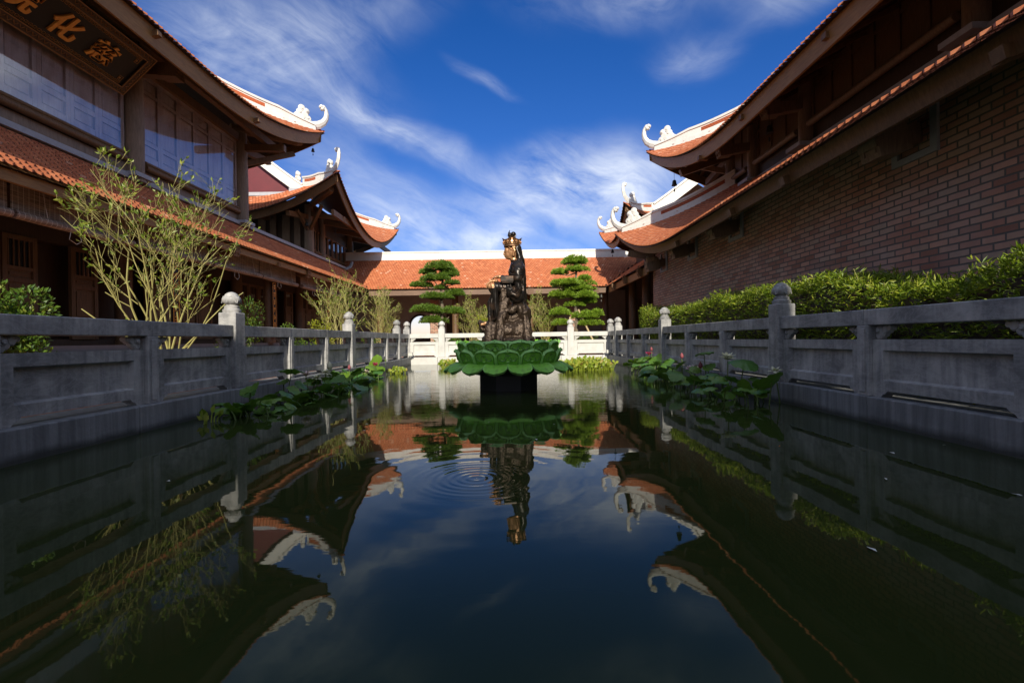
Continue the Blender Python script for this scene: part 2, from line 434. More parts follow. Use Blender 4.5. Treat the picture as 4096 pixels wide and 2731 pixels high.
SKYCOL = t.mix(1.0, hs, (1.0, .80, 1.0), 'MULTIPLY')
# unseen broken cloud added overhead and behind the viewpoint as neutral fill light
ov = t.math('MULTIPLY', t.math('SUBTRACT', el, .80), 3.2, clamp=True)
bh = t.math('MULTIPLY', t.math('SUBTRACT', t.math('ABSOLUTE', az), 1.25), 2.5, clamp=True)
cov = t.math('MULTIPLY', t.math('MAXIMUM', ov, bh), t.math('ADD', .38, t.math('MULTIPLY', n1, .5)), clamp=True)
dens = t.math('MAXIMUM', dens, cov)
cl = t.mix(t.math('MULTIPLY', dens, .75), SKYCOL, (7.8, 8.3, 9.0))
t.set(bg.inputs[0], cl); bg.inputs[1].default_value = .105
vs = sc.view_settings; vs.view_transform = 'Standard'; vs.look = 'None'; vs.exposure = .30; vs.gamma = 1
# ------------------------------------------------------------------ ground, pond, terrace
XL, XR, YF, YN = -4.22, 4.0, 19.6, -5.0
b = MB(); b.cc = .5
b.bx(-900, XL - .30, -900, 1500, -2.0, .26); b.bx(XR + .30, 900, -900, 1500, -2.0, .26)
b.bx(XL - .30, XR + .30, YF + .3, 1500, -2, .26); b.bx(XL - .30, XR + .30, -900, YN, -2, .26)
structure(b.build('ground', M['ground']))
b = MB(); b.quad((XL - .3, YN, -1.1), (XR + .3, YN, -1.1), (XR + .3, YF + .3, -1.1), (XL - .3, YF + .3, -1.1))
structure(b.build('pond_bed', M['ground']))
b = MB()
b.bx(-9.6, XL - .62, -5, 33.0, .262, .30); b.bx(XR + .62, 9, -5, 33.0, .262, .30); b.bx(XL - .62, XR + .62, YF + .62, 33.0, .262, .30)
structure(b.build('terrace_paving', M['pave']))
b = MB()
y = YN
while y < YF - .01:
    y2 = min(y + 1.72, YF)
    for sx, x in ((-1, XL), (1, XR)):
        b.bx(x, x + sx * .62, y + .004, y2 - .004, -1.0, .30)
    y = y2
structure(b.build('pond_kerb', M['kerb'], bevel=.012)); b = MB()
x = XL - .62
while x < XR + .62:
    x2 = min(x + 1.72, XR + .62); b.bx(x + .004, x2 - .004, YF, YF + .62, -1.0, .298); x = x2
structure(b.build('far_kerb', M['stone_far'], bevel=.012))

def fwater(t, b):
    c = OC(t)
    sep = t.n('ShaderNodeSeparateXYZ', None, Vector=c)
    X, Y = sep.outputs[0], sep.outputs[1]
    # slow swell everywhere, small wavelets between statue and far wall, a drop's rings near the viewer
    big = t.noise(t.mapping(c, (.8, 1.5, 1)), .9, 2, .4)
    mid = t.noise(t.mapping(c, (.9, 2.6, 1)), 3.2, 3, .5)
    def radial(cx, cy, r1, r2):
        v = t.mapping(c, loc=(-cx, -cy, 0))
        d = t.n('ShaderNodeVectorMath', {'operation': 'LENGTH'}, i0=v).outputs['Value']
        m = t.n('ShaderNodeMapRange', {'interpolation_type': 'SMOOTHSTEP'}, Value=d); m.inputs[1].default_value = r1; m.inputs[2].default_value = r2
        m.inputs[3].default_value = 1; m.inputs[4].default_value = 0
        return d, m.outputs[0]
    d1, m1 = radial(0, 11.5, 3.0, 6.5)
    fine = t.math('MULTIPLY', t.noise(t.mapping(c, (.8, 4.4, 1)), 3.4, 2, .5), t.math('MULTIPLY', m1, .06))
    d2, m2 = radial(-.27, 3.4, .05, .62)
    ring = t.math('MULTIPLY', t.math('SINE', t.math('MULTIPLY', t.math('ADD', d2, t.math('MULTIPLY', big, .05)), 95)), t.math('MULTIPLY', m2, .0075))
    d3, m3 = radial(-.27, 3.4, .5, 1.6)
    ring2 = t.math('MULTIPLY', t.math('SINE', t.math('MULTIPLY', d3, 34)), t.math('MULTIPLY', m3, .0035))
    h = t.math('ADD', t.math('MULTIPLY', big, .075), t.math('MULTIPLY', mid, .006))
    h = t.math('ADD', h, fine); h = t.math('ADD', h, ring); h = t.math('ADD', h, ring2)
    col = t.mix(t.noise(c, .7, 3), (.017, .025, .007), (.024, .033, .009))
    b.inputs['Specular Tint'].default_value = (.80, .98, .66, 1)
    P(b, t, Base_Color=col, Roughness=.02, IOR=1.28, Normal=t.bump(h, 1.0, .045))
M['water'] = mat('still_pond_water', fwater)
b = MB(); b.quad((XL - .2, YN, 0), (XR + .2, YN, 0), (XR + .2, YF + .2, 0), (XL - .2, YF + .2, 0))
structure(b.build('water', M['water']))

# ------------------------------------------------------------------ roofs
def hfn(a, c): return lambda t_: a * t_ + c * t_ * t_
class Roof:
    """curved temple roof over an eave rectangle; corners swept up"""
    def __init__(s, x0, x1, y0, y1, ze, L, S, p, h, flare=.12):
        s.r = (x0, x1, y0, y1); s.ze = ze; s.L = L; s.S = S; s.p = p; s.h = h; s.fl = flare
    def side(s, k):
        x0, x1, y0, y1 = s.r
        return {'E': (Vector((x1, y0)), Vector((0, 1)), Vector((-1, 0)), y1 - y0), 'W': (Vector((x0, y1)), Vector((0, -1)), Vector((1, 0)), y1 - y0),
                'S': (Vector((x0, y0)), Vector((1, 0)), Vector((0, 1)), x1 - x0), 'N': (Vector((x1, y1)), Vector((-1, 0)), Vector((0, -1)), x1 - x0)}[k]
    def pt(s, k, u, v, dz=0.0):
        o, d, n, U = s.side(k)
        sd = min(u, U - u); q = sd if sd > v else v; q0 = min(sd, v)
        lf = max(0.0, 1 - max(q, 0) / s.S) ** s.p
        z = s.ze + s.h(max(v, 0)) + s.L * lf * max(0, 1 - max(q0, 0) / s.S * .2)
        e = o + d * u + n * v
        dirs = -n + (-d if u < U / 2 else d)
        e = e + dirs * s.fl * lf
        return Vector((e.x, e.y, z + dz))
    def tiles(s, mb, k, vmax, u0=None, u1=None, w=.17, dv=.157, cond=None, clip=True):
        U = s.side(k)[3]; u0 = 0 if u0 is None else u0; u1 = U if u1 is None else u1
        nc = int(vmax / dv)
        for j in range(nc):
            v0 = j * dv; n = int((u1 - u0) / w) + 1
            for i in range(-1, n):
                a = u0 + (i + (.5 if j % 2 else 0)) * w; m_ = a + w / 2; b_ = a + w
                if clip and (m_ < v0 - .02 or U - m_ < v0 - .02): continue
                if m_ < u0 - .01 or m_ > u1 + .01: continue
                if cond and not cond(m_, v0): continue
                mb.cc = min(1, max(0, random.gauss(.5, .22))) if random.random() > .008 else 1
                tile(mb, lambda uu, vv, dz: s.pt(k, uu, vv, dz), a, b_, v0, dv)
    def sheet(s, mb, k, vmax, dz=-.1, nu=60, nv=6, u0=None, u1=None, m=0):
        U = s.side(k)[3]; u0 = 0 if u0 is None else u0; u1 = U if u1 is None else u1
        def f(a, c):
            v = vmax * c; uu = u0 + (u1 - u0) * a
            lo = max(u0, v if u0 < .5 else u0); hi = min(u1, U - v if u1 > U - .5 else u1)
            uu = lo + (hi - lo) * a
            return s.pt(k, uu, v, dz)
        mb.grid(f, nu, nv, m)
    def fascia(s, mb, k, inset=.12, dz=-.10, hgt=.45, th=.06, u0=None, u1=None, n=60):
        U = s.side(k)[3]; u0 = inset if u0 is None else u0; u1 = U - inset if u1 is None else u1
        prev = None; o, d, nn, _ = s.side(k); N3 = Vector((nn.x, nn.y, 0))
        for i in range(n + 1):
            u = u0 + (u1 - u0) * i / n
            p = s.pt(k, u, inset, dz)
            c = [p, p + Vector((0, 0, -hgt)) + N3 * .08, p + Vector((0, 0, -hgt)) + N3 * (.08 + th), p + N3 * th]
            if prev:
                for a_, b_ in ((0, 1), (1, 2), (2, 3), (3, 0)):
                    mb.quad(prev[b_], c[b_], c[a_], prev[a_])
            else: mb.quad(c[0], c[1], c[2], c[3])
            prev = c
        mb.quad(prev[3], prev[2], prev[1], prev[0])

def tile(mb, f, a, b_, v0, dv):
    h = .030 + random.uniform(-.004, .006); m_ = (a + b_) / 2; g = .006
    p = [f(a + g, v0 + .045, h), f(m_, v0 - .005, h + .004), f(b_ - g, v0 + .045, h), f(b_ - g, v0 + dv * 1.15, 0), f(a + g, v0 + dv * 1.15, 0),
         f(a + g, v0 + .045, -.012), f(m_, v0 - .005, -.012), f(b_ - g, v0 + .045, -.012)]
    mb.add(p, [(0, 1, 2, 3, 4), (0, 5, 6, 1), (1, 6, 7, 2)])

def plane_tiles(mb, f, U0, U1, V, w=.17, dv=.157, cond=None):
    for j in range(int(V / dv)):
        v0 = j * dv
        for i in range(int((U1 - U0) / w) + 1):
            a = U0 + (i + (.5 if j % 2 else 0)) * w
            if cond and not cond(a + w / 2, v0): continue
            mb.cc = min(1, max(0, random.gauss(.5, .22))) if random.random() > .008 else 1
            tile(mb, f, a, a + w, v0, dv)

def ridge_strip(mb, pts, side, wid, h, mL=1, lat=None, taper=None):
    """white ridge wall following pts; lat=(i0,i1) puts the orange lattice strip between those indices, on both faces"""
    side = Vector(side).normalized(); n = len(pts)
    def sec(p, hw, z0, z1): return [p - side * hw + Vector((0, 0, z0)), p + side * hw + Vector((0, 0, z0)), p + side * hw + Vector((0, 0, z1)), p - side * hw + Vector((0, 0, z1))]
    def sweep(hw, z0, z1, i0, i1, m):
        pr = None
        for i in range(i0, i1 + 1):
            k_ = taper[i] if taper else 1; c = sec(pts[i], hw, z0 * k_ if z0 > 0 else z0, z1 * k_)
            if pr:
                for a_, b_ in ((0, 1), (1, 2), (2, 3), (3, 0)): mb.quad(pr[a_], c[a_], c[b_], pr[b_], m)
            else: mb.quad(c[0], c[1], c[2], c[3], m)
            pr = c
        mb.quad(pr[3], pr[2], pr[1], pr[0], m)
    sweep(wid * .5, -.08, h, 0, n - 1, 0)
    sweep(wid * .5 + .045, h * .93, h + .06, 0, n - 1, 0)
    sweep(wid * .5 + .03, -.1, h * .22, 0, n - 1, 0)
    if lat: sweep(wid * .5 + .006, h * .42, h * .78, lat[0], lat[1], mL)

def horn(mb, base, out, s=1.0):
    """curled horn finial standing on the roof corner: base point, outward horizontal dir"""
    out = Vector(out).normalized(); Z = Vector((0, 0, 1)); sd = out.cross(Z)
    pr = [(-1.25, .04, .17), (-.85, .02, .20), (-.45, .05, .21), (-.15, .18, .19), (.10, .38, .165), (.24, .62, .14), (.29, .86, .12), (.26, 1.06, .105), (.17, 1.20, .095)]
    pts = [base + out * a * s + Z * z * s for a, z, r in pr]; n = len(pts)
    fr = []
    for i, p in enumerate(pts):
        d = (pts[min(i + 1, n - 1)] - pts[max(i - 1, 0)]).normalized(); nn = d.cross(sd).normalized()
        r = pr[i][2] * s * 1.25; hw = .11 * s
        fr.append([p + nn * r * .6 + sd * hw * .6, p + nn * r + sd * hw * .0, p + nn * r * .6 - sd * hw * .6, p - sd * hw, p - nn * r * .6 - sd * hw * .7, p - nn * r * .75, p - nn * r * .6 + sd * hw * .7, p + sd * hw])
    for i in range(n - 1):
        for j in range(8):
            j2 = (j + 1) % 8; mb.quad(fr[i][j], fr[i][j2], fr[i + 1][j2], fr[i + 1][j])
    mb.add(fr[0], [tuple(range(8))]); mb.add(fr[-1], [tuple(range(8))[::-1]])
    c = base + out * (.06 * s) + Z * 1.17 * s
    for (a, z, r, th) in ((.05, .03, .115, .19), (-.07, .04, .10, .20), (.0, -.06, .095, .21)):
        cc = c + out * a * s + Z * z * s
        mb.disc(cc, sd, r * s, th * s, 16, 0, .3); mb.disc(cc, sd, r * .55 * s, (th + .05) * s, 12, 0, .3)

def cloud(mb, base, out, s=1.0):
    out = Vector(out).normalized(); Z = Vector((0, 0, 1)); sd = out.cross(Z)
    for (a, z, r, th) in ((-1.08, .92, .185, .17), (-.84, .80, .175, .185), (-1.18, .68, .19, .155), (-.92, .58, .20, .20), (-1.30, .46, .19, .165), (-1.05, .40, .24, .18), (-.76, .42, .19, .175), (-1.50, .36, .13, .15)):
        c = base + out * a * s + Z * z * s
        mb.disc(c, sd, r * s, th * s, 20, 0, .3)
    for (a, z, r, th) in ((-.84, .80, .11, .26), (-.84, .80, .05, .32), (-1.08, .92, .09, .215), (-1.05, .40, .12, .24), (-.78, .44, .07, .25), (-1.18, .68, .08, .21)):
        mb.disc(base + out * a * s + Z * z * s, sd, r * s, th * s, 16, 0, .3)

def hip(parent_roof, R, sx, sy, q0, q1, h=.42, wid=.22, lat_q=1.75, s=1.0, cloudy=True, top=None, n=26):
    """hip ridge, cloud ornament and horn at the corner (sx,sy = +1 for x1/y1)"""
    x0, x1, y0, y1 = R.r
    cx, cy = (x1 if sx > 0 else x0), (y1 if sy > 0 else y0)
    def at(q):
        k = 'E' if sx > 0 else 'W'; U = y1 - y0
        if k == 'E': u = U - q if sy > 0 else q
        else: u = q if sy > 0 else U - q
        return R.pt(k, u, q, .02)
    out = Vector((sx, sy, 0)).normalized(); side = Vector((-sy * sx * sx, sx, 0)); side = out.cross(Vector((0, 0, 1)))
    qs = [q0 + (q1 - q0) * i / n for i in range(n + 1)]
    pts = [at(q) for q in qs]
    if top: pts.append(Vector(top))
    il = next((i for i, q in enumerate(qs) if q >= lat_q), n)
    tp = [min(1, .30 + .70 * max(0, q - q0) / 1.1) for q in qs] + [1] * (len(pts) - len(qs))
    mb = MB(); ridge_strip(mb, pts, side, wid, h, 1, (il, max(il + 1, len(pts) - 3)), tp)
    mb.build('hip_ridge', [M['white'], M['lattice']], parent_roof)
    s *= .84; c0 = at(.12); base = c0 + Vector((0, 0, .10))
    mb = MB(); horn(mb, base, out, s); mb.build('horn_finial', M['white'], parent_roof, True)
    if cloudy:
        p = at(.9 * s); mb = MB(); cloud(mb, Vector((c0.x, c0.y, p.z + .02)), out, s); mb.build('cloud_ornament', M['white'], parent_roof, True)
    return pts

def log_end(mb, tip, inward, L_=2.4, r=.17):
    """carved hip beam under the corner"""
    inward = Vector(inward).normalized(); tip = Vector(tip)
    mb.tube([tip, tip + inward * .25, tip + inward * .8, tip + inward * L_], [r * .8, r * 1.15, r, r * .95], 10)

def bracket(mb, x_in, z_in, x_out, z_out, y, s=1.0):
    """eave beam reaching from the wall to the fascia, square carved head with raised fret"""
    a = Vector((x_in, y, z_in)); b_ = Vector((x_out, y, z_out)); d = (b_ - a).normalized()
    mb.beam(a, b_, .20 * s, .24 * s, 0, (0, 0, 1), .24 * s, .30 * s)
    mb.beam(b_ - d * .34 * s, b_ + d * .06 * s, .32 * s, .36 * s, 0)
    f = b_ + d * .06 * s
    mb.beam(f, f + d * .03, .30 * s, .10 * s); 
    for k_ in (-1, 1):
        mb.beam(f + Vector((0, k_ * .09 * s, .02)), f + d * .022 + Vector((0, k_ * .09 * s, .02)), .04, .26 * s)
    # curled nose above
    mb.tube([b_ + Vector((0, 0, .16 * s)) - d * .3 * s, b_ + Vector((0, 0, .26 * s)), b_ + Vector((0, 0, .34 * s)) + d * .05], [.09 * s, .07 * s, .03 * s], 6)

def column(mb, x, y, z0, z1, r=.20, n=20):
    mb.lathe([(r * 1.25, z0), (r * 1.25, z0 + .12), (r * 1.02, z0 + .18), (r * 1.06, z0 + (z1 - z0) * .4), (r * .92, z1)], (x, y, 0), n)

# ------------------------------------------------------------------ left hall
LH = thing('temple_hall', 'two-storey wooden temple hall with bleached upper panels and a black signboard, left of the pond', 'temple hall', (-11.1, 8, .3))
def off(o):  # parts are modelled in world coordinates: cancel the parent's offset
    o.matrix_parent_inverse = Matrix.Translation(o.parent.location).inverted(); return o
_build = MB.build
def build2(s, name, mats, parent=None, smooth=False, **k):
    o = _build(s, name, mats, parent, smooth, **k)
    if parent is not None and parent.type == 'EMPTY': off(o)
    return o
MB.build = build2

XW = -11.1            # upper and lower wall plane
# lower lean-to roof, runs on to the valley with the far gallery
ZE = 4.22; SL = .70
b = MB()
def lowL(u, v, dz): return Vector((-8.8 - v, u, ZE + SL * v + dz))
plane_tiles(b, lowL, -4.0, 30.6, 2.32, cond=lambda u, v: u < 28.9 + v)
lroof = b.build('lower_roof', M['tile'], LH)
b = MB()
b.quad((-8.85, -4, ZE - .05), (-8.85, 28.9, ZE - .05), (-11.1, 31.2, ZE + SL * 2.25 - .05), (-11.1, -4, ZE + SL * 2.25 - .05))
b.bx(-9.02, -8.94, -4, 28.9, ZE - .27, ZE - .06)
b.build('eave_board', M['wood_light'], LH)
b = MB()
for i in range(60):
    y = -3 + i * .55
    b.beam((-8.98, y, ZE - .16), (-11.0, y, ZE + SL * 2.0 - .16), .08, .11)
b.build('rafters', M['wood_dark'], LH)
b = MB()
b.beam((-11.05, -4, ZE + SL * 2.2 + .10), (-11.05, 31.1, ZE + SL * 2.2 + .10), .30, .14)
for y in (8.3, 13.8, 19.3):
    b.box((-10.98, y, ZE + SL * 2.2 + .16), (.62, .72, .12))
b.build('roof_flashing', M['greyedge'], LH)
# lower storey
b = MB()
b.bx(-17, -9.5, -4, 33, .31, .86); b.bx(-17, -9.7, -4, 33, .86, 1.0)
b.build('plinth', M['plinth'], LH)
b = MB(); b.bx(XW - .3, XW, -4, 31, 1.0, 1.16); b.bx(XW - .3, XW, -4, 31, 3.5, 5.8); b.build('lower_wall', M['wood_dark'], LH)
b = MB()
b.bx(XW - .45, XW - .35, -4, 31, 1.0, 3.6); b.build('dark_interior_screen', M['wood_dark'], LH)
def door_leaf(parent, y, glass=True, w=.76):
    m = MB(); x = XW + .02
    for yy in (y - w / 2 + .05, y + w / 2 - .05): m.bx(x - .05, x + .03, yy - .05, yy + .05, 1.16, 3.5)
    for z0, z1 in ((1.16, 1.28), (1.62, 1.70), (2.44, 2.54), (2.72, 2.80), (3.40, 3.50)): m.bx(x - .045, x + .024, y - w / 2 + .1, y + w / 2 - .1, z0, z1)
    for z0, z1 in ((1.28, 1.62), (1.70, 2.44), (2.54, 2.72)):
        m.bx(x - .03, x - .012, y - w / 2 + .1, y + w / 2 - .1, z0, z1); m.bx(x - .012, x + .006, y - w / 2 + .16, y + w / 2 - .16, z0 + .06, z1 - .06)
    for k in range(5): m.bx(x - .02, x - .0, y - w / 2 + .14 + k * .115, y - w / 2 + .165 + k * .115, 2.80, 3.40)
    o = m.build('door', M['door'], parent)
    g = MB(); g.bx(x - .042, x - .034, y - w / 2 + .1, y + w / 2 - .1, 2.80, 3.40); g.build('door_glass', M['glass'], o)
for i in range(34):
    y = 4.2 + i * .8
    if any(abs(y - c) < .42 for c in (7.9, 13.4, 18.9, 24.4)): continue
    if i in (9, 17, 18, 23): continue
    door_leaf(LH, y)
for y in (7.9, 13.4, 18.9, 24.4):
    b = MB(); column(b, -9.75, y, 1.0, 4.4, .19); b.build('column', M['door'], LH, True)
    b = MB(); column(b, XW + .05, y, 1.0, 5.2, .2); b.build('column', M['door'], LH, True)
for y in (4.3, 9.8, 15.3, 20.7, 26.3):
    b = MB(); bracket(b, -9.8, 4.1, -8.95, 4.0, y, .95); b.build('bracket', M['wood'], LH)
for y in (7.05, 12.55, 18.05, 23.55):
    b = MB(); b.beam((-9.1, y, 4.02), (-8.86, y, 3.98), .16, .16); b.build('purlin_end', M['wood'], LH)
b = MB(); b.bx(-9.85, -9.65, -4, 28.9, 4.1, 4.36); b.build('eave_beam', M['wood_dark'], LH)
# gold lettered boards on the columns (illegible at this distance in the photo: gilded carving on black)
def couplet(y):
    c = thing('couplet_board', 'placeholder', 'plaque', (-9.50, y, 2.3)); m = MB(); m.bx(-.02, .02, -.13, .13, -1.1, 1.1)
    _build(m, 'board', M['black'], c)
    m = MB(); m.bx(.022, .03, -.12, -.10, -1.09, 1.09); m.bx(.022, .03, .10, .12, -1.09, 1.09)
    m.bx(.022, .03, -.10, .10, 1.07, 1.09); m.bx(.022, .03, -.10, .10, -1.09, -1.07)
    _build(m, 'gilt_border', M['gold'], c)
    m = MB(); r = random.Random(int(y * 10)); g0 = []
    for k in range(7):
        z = .92 - k * .30
        m = MB(); m.box((.026, 0, z), (.010, .02, .20))
        for _ in range(5):
            zz = z + r.uniform(-.09, .09)
            m.box((.026, r.uniform(-.02, .02), zz), (.012 + r.random() * .004, r.uniform(.06, .13), .018))
        _build(m, 'gilt_carving', M['gold'], c)
    return c
for y, lb in ((13.3, 'tall black and gold couplet board on the column behind the big bare shrub'), (18.8, 'black and gold couplet board on the column right of the lit stone bud'),
              (24.3, 'narrow black and gold couplet board on the column before the left bare shrubs')):
    couplet(y)['label'] = lb
def fsheet(t, b):
    nt = t.nt; tr = t.n('ShaderNodeBsdfTransparent'); gl = t.n('ShaderNodeBsdfGlossy', None, Roughness=.02, Color=(1, 1, 1, 1))
    fr = t.n('ShaderNodeFresnel', None, IOR=1.75).outputs[0]
    mx = t.n('ShaderNodeMixShader', None, Fac=t.math('MULTIPLY', fr, .24, clamp=True)); nt.links.new(tr.outputs[0], mx.inputs[1]); nt.links.new(gl.outputs[0], mx.inputs[2])
    nt.links.new(mx.outputs[0], nt.nodes['Material Output'].inputs[0])
M['sheet'] = mat('clear_glazing', fsheet)
# upper storey
b = MB()
b.bx(XW - .2, XW - .06, -4, 19.3, 5.7, 9.5)
b.bx(-17, XW - .2, 19.1, 19.3, 5.7, 9.5)
b.build('upper_wall', M['wood_dark'], LH)
b = MB()
b.bx(XW - .06, XW + .05, -4, 19.3, 5.80, 6.24)
b.build('sill_beam', M['wood_grey'], LH)
b = MB()
for z, r in ((6.34, .10), (6.48, .05)):
    b.tube([(XW + .14, -4, z), (XW + .14, 13.4, z)], r, 10); b.tube([(XW + .14, 14.15, z - .02), (XW + .14, 19.0, z - .02)], r, 10)
b.build('rail_moulding', M['wood'], LH, True)
def upanel(y, w=.8):
    m = MB(); x = XW
    for yy in (y - w / 2 + .055, y + w / 2 - .055): m.bx(x - .06, x + .05, yy - .052, yy + .052, 6.50, 9.2)
    for z0, z1 in ((6.50, 6.74), (7.08, 7.2), (8.62, 8.72), (9.08, 9.2)): m.bx(x - .055, x + .042, y - w / 2 + .108, y + w / 2 - .108, z0, z1)
    for z0, z1 in ((6.74, 7.08), (7.2, 8.62), (8.72, 9.08)):
        m.bx(x - .05, x - .01, y - w / 2 + .108, y + w / 2 - .108, z0, z1)
        m.bx(x - .01, x + .012, y - w / 2 + .16, y + w / 2 - .16, z0 + .05, z1 - .05)
    m.build('wall_panel', M['panel'], LH)
for y0, y1 in ((2.95, 8.05), (8.55, 13.5), (14.08, 19.05)):
    n = 6; wv_ = (y1 - y0) / n
    for i in range(n): upanel(y0 + (i + .5) * wv_, wv_)
    b = MB(); b.bx(XW + .062, XW + .068, y0 + .02, y1 - .02, 6.50, 9.18); b.build('glass_sheet', M['sheet'], LH)
for y in (2.7, 8.3, 13.8, 19.3):
    b = MB(); column(b, XW + .08, y, 5.75, 9.6, .25); b.build('column', M['wood_grey'], LH, True)
for y in (13.8, 8.3, 2.7):
    b = MB(); bracket(b, XW, 9.05, -9.70, 8.98, y, 1.25); b.build('bracket', M['wood'], LH)
b = MB()
b.bx(XW - .1, XW + .16, -4, 19.4, 9.2, 9.5); b.bx(-10.1, -9.9, -4, 20.3, 9.15, 9.42)
b.build('wall_plate', M['wood'], LH)
LR = Roof(-23, -8.8, -10, 22.1, 9.05, 1.87, 8, 2.15, hfn(.42, .035))
b = MB(); LR.tiles(b, 'E', 3.6, u0=9); LR.tiles(b, 'N', 3.6, u1=8.5)
ur = b.build('upper_roof', M['tile'], LH)
b = MB(); LR.sheet(b, 'E', 7.1, -.07, 90, 10); LR.sheet(b, 'N', 7.1, -.07, 50, 10); LR.sheet(b, 'W', 7.1, -.07, 30, 6); LR.sheet(b, 'S', 7.1, -.07, 30, 6)
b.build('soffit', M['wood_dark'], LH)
b = MB(); LR.fascia(b, 'E', n=90); LR.fascia(b, 'N', n=40)
b.build('eave_board', M['wood_light'], LH)
b = MB()
for i in range(24):
    q = 9.2 + i * .9
    for k, u in (('E', q),):
        p = LR.pt(k, u, .2, -.16); r = LR.pt(k, u, 2.2, -.16)
        if LR.side('E')[3] - u > 2.2: b.beam(p, r, .09, .12)
for i in range(12):
    p = LR.pt('N', .6 + i * .6, .2, -.16); r = LR.pt('N', .6 + i * .6, min(2.2, .6 + i * .6), -.16); b.beam(p, r, .09, .12)
c0 = LR.pt('E', 32.1 - .75, .75, -.75)
log_end(b, c0, (-1, -1, -.12), 2.9, .19)
b.beam((XW, 19.3, 8.3), (-9.55, 20.85, 9.35), .16, .2); b.beam((XW, 19.3, 9.0), (XW + .1, 21.5, 9.25), .2, .26); b.beam((XW + .1, 19.3, 9.0), (-9.2, 19.3, 8.95), .2, .26)
b.build('eave_timbers', M['wood'], LH)
hip(ur, LR, 1, 1, .35, 5.2)
for i, y in enumerate((9.6, 11.9, 16.6)):
    b = MB(); b.beam((-9.1, y, 8.80), (-8.80, y, 8.86), .14, .14); b.build('purlin_end', M['wood'], LH)

# ------------------------------------------------------------------ signboard
SG = thing('signboard', 'long black signboard with carved gold frame and gold characters, tilted under the left eave', 'signboard', (-10.9, 11.07, 8.07))
up = Vector((.99, 0, .95)).normalized(); hgt = 1.37; nrm = Vector((.95, 0, -.99)).normalized()
MS = Matrix(((0, up.x, nrm.x), (1, 0, 0), (0, up.z, nrm.z))).to_4x4()   # local x->+Y, y->up, z->towards viewer
SGW = 2.15
m = MB(); m.box((0, hgt / 2, 0), (2 * SGW - .3, hgt - .3, .05), M=MS); _build(m, 'board', M['black'], SG)
m = MB()
for (cx, cy, sx_, sy_) in ((0, .09, 2 * SGW, .18), (0, hgt - .09, 2 * SGW, .18), (-SGW + .09, hgt / 2, .18, hgt - .36), (SGW - .09, hgt / 2, .18, hgt - .36)):
    m.box((cx, cy, .02), (sx_, sy_, .12), M=MS)
_build(m, 'frame', M['gold_dim'], SG)
m = MB()
def rect_line(i, wd, z, h_=.02):
    for (cx, cy, sx_, sy_) in ((0, i, 2 * (SGW - i) + wd, wd), (0, hgt - i, 2 * (SGW - i) + wd, wd), (-SGW + i, hgt / 2, wd, hgt - 2 * i - wd), (SGW - i, hgt / 2, wd, hgt - 2 * i - wd)):
        m.box((cx, cy, z), (sx_, sy_, h_), M=MS)
rect_line(.012, .022, .085); rect_line(.185, .02, .078)
# meander border
k = 0; xx = -SGW + .26
while xx < SGW - .26:
    for yy, sg in ((.245, 1), (hgt - .245, -1)):
        for (a, c, w_, h_) in ((0, -.03, .075, .010), (-.037, .0, .010, .055), (.0, .03, .055, .010), (.03, .008, .010, .034), (.008, -.008, .036, .010)):
            m.box((xx + a, yy + sg * c, .032), (w_, h_, .012 + (k % 3) * .001), M=MS)
    xx += .098; k += 1
for sx_ in (-1, 1):
    for yy, sg in ((.36, 1), (hgt - .36, -1)):
        for (a, c, w_, h_) in ((.30, 0, .012, .14), (.36, .06, .12, .012), (.36, -.06, .10, .012), (.41, 0, .012, .10), (.37, 0, .05, .05)):
            m.box((sx_ * (SGW - a), yy + sg * c, .033), (w_, h_, .014), M=MS)
# carved scroll relief on the frame
r_ = random.Random(3)
xx = -SGW + .1
while xx < SGW - .05:
    for yy in (.095, hgt - .095):
        m.tube([MS @ Vector((xx, yy + .04, .085)), MS @ Vector((xx + .05, yy - .03, .095)), MS @ Vector((xx + .10, yy + .035, .085)), MS @ Vector((xx + .07, yy + .0, .09))], .010, 4)
    xx += .135
yy = .2
while yy < hgt - .15:
    for sx_ in (-1, 1):
        c = sx_ * (SGW - .095)
        m.tube([MS @ Vector((c + .04, yy, .085)), MS @ Vector((c - .03, yy + .05, .095)), MS @ Vector((c + .035, yy + .1, .085))], .010, 4)
    yy += .13
_build(m, 'gilt_ornament', M['gold_soft'], SG)
for ch, x_ in (('\u9662', -1.0), ('\u5316', 0.0), ('\u6148', 1.0)):
    cu = bpy.data.curves.new('character', 'FONT'); cu.body = ch; cu.size = .66; cu.extrude = .02; cu.offset = .010; cu.bevel_depth = .008; cu.align_x = 'CENTER'; cu.shear = .12
    o = bpy.data.objects.new('character', cu); COL.objects.link(o)
    bpy.context.view_layer.update()
    me = bpy.data.meshes.new_from_object(o.evaluated_get(bpy.context.evaluated_depsgraph_get()))
    bpy.data.objects.remove(o)
    xs = [v.co.x for v in me.vertices] or [0]; ys = [v.co.y for v in me.vertices] or [0]
    cx, cy = (min(xs) + max(xs)) / 2, (min(ys) + max(ys)) / 2
    me.transform(MS @ Matrix.Translation((x_ - cx, hgt / 2 - cy, .046)))
    me.materials.clear(); me.materials.append(M['gold'])
    o = bpy.data.objects.new('gold_character', me); COL.objects.link(o); o.parent = SG
m = MB()
for yy in (-1.6, 1.6):
    p = MS @ Vector((yy, hgt, 0)); m.tube([p, p + Vector((-.1, 0, .35))], .02, 6)
_build(m, 'hanger', M['wood_dark'], SG)

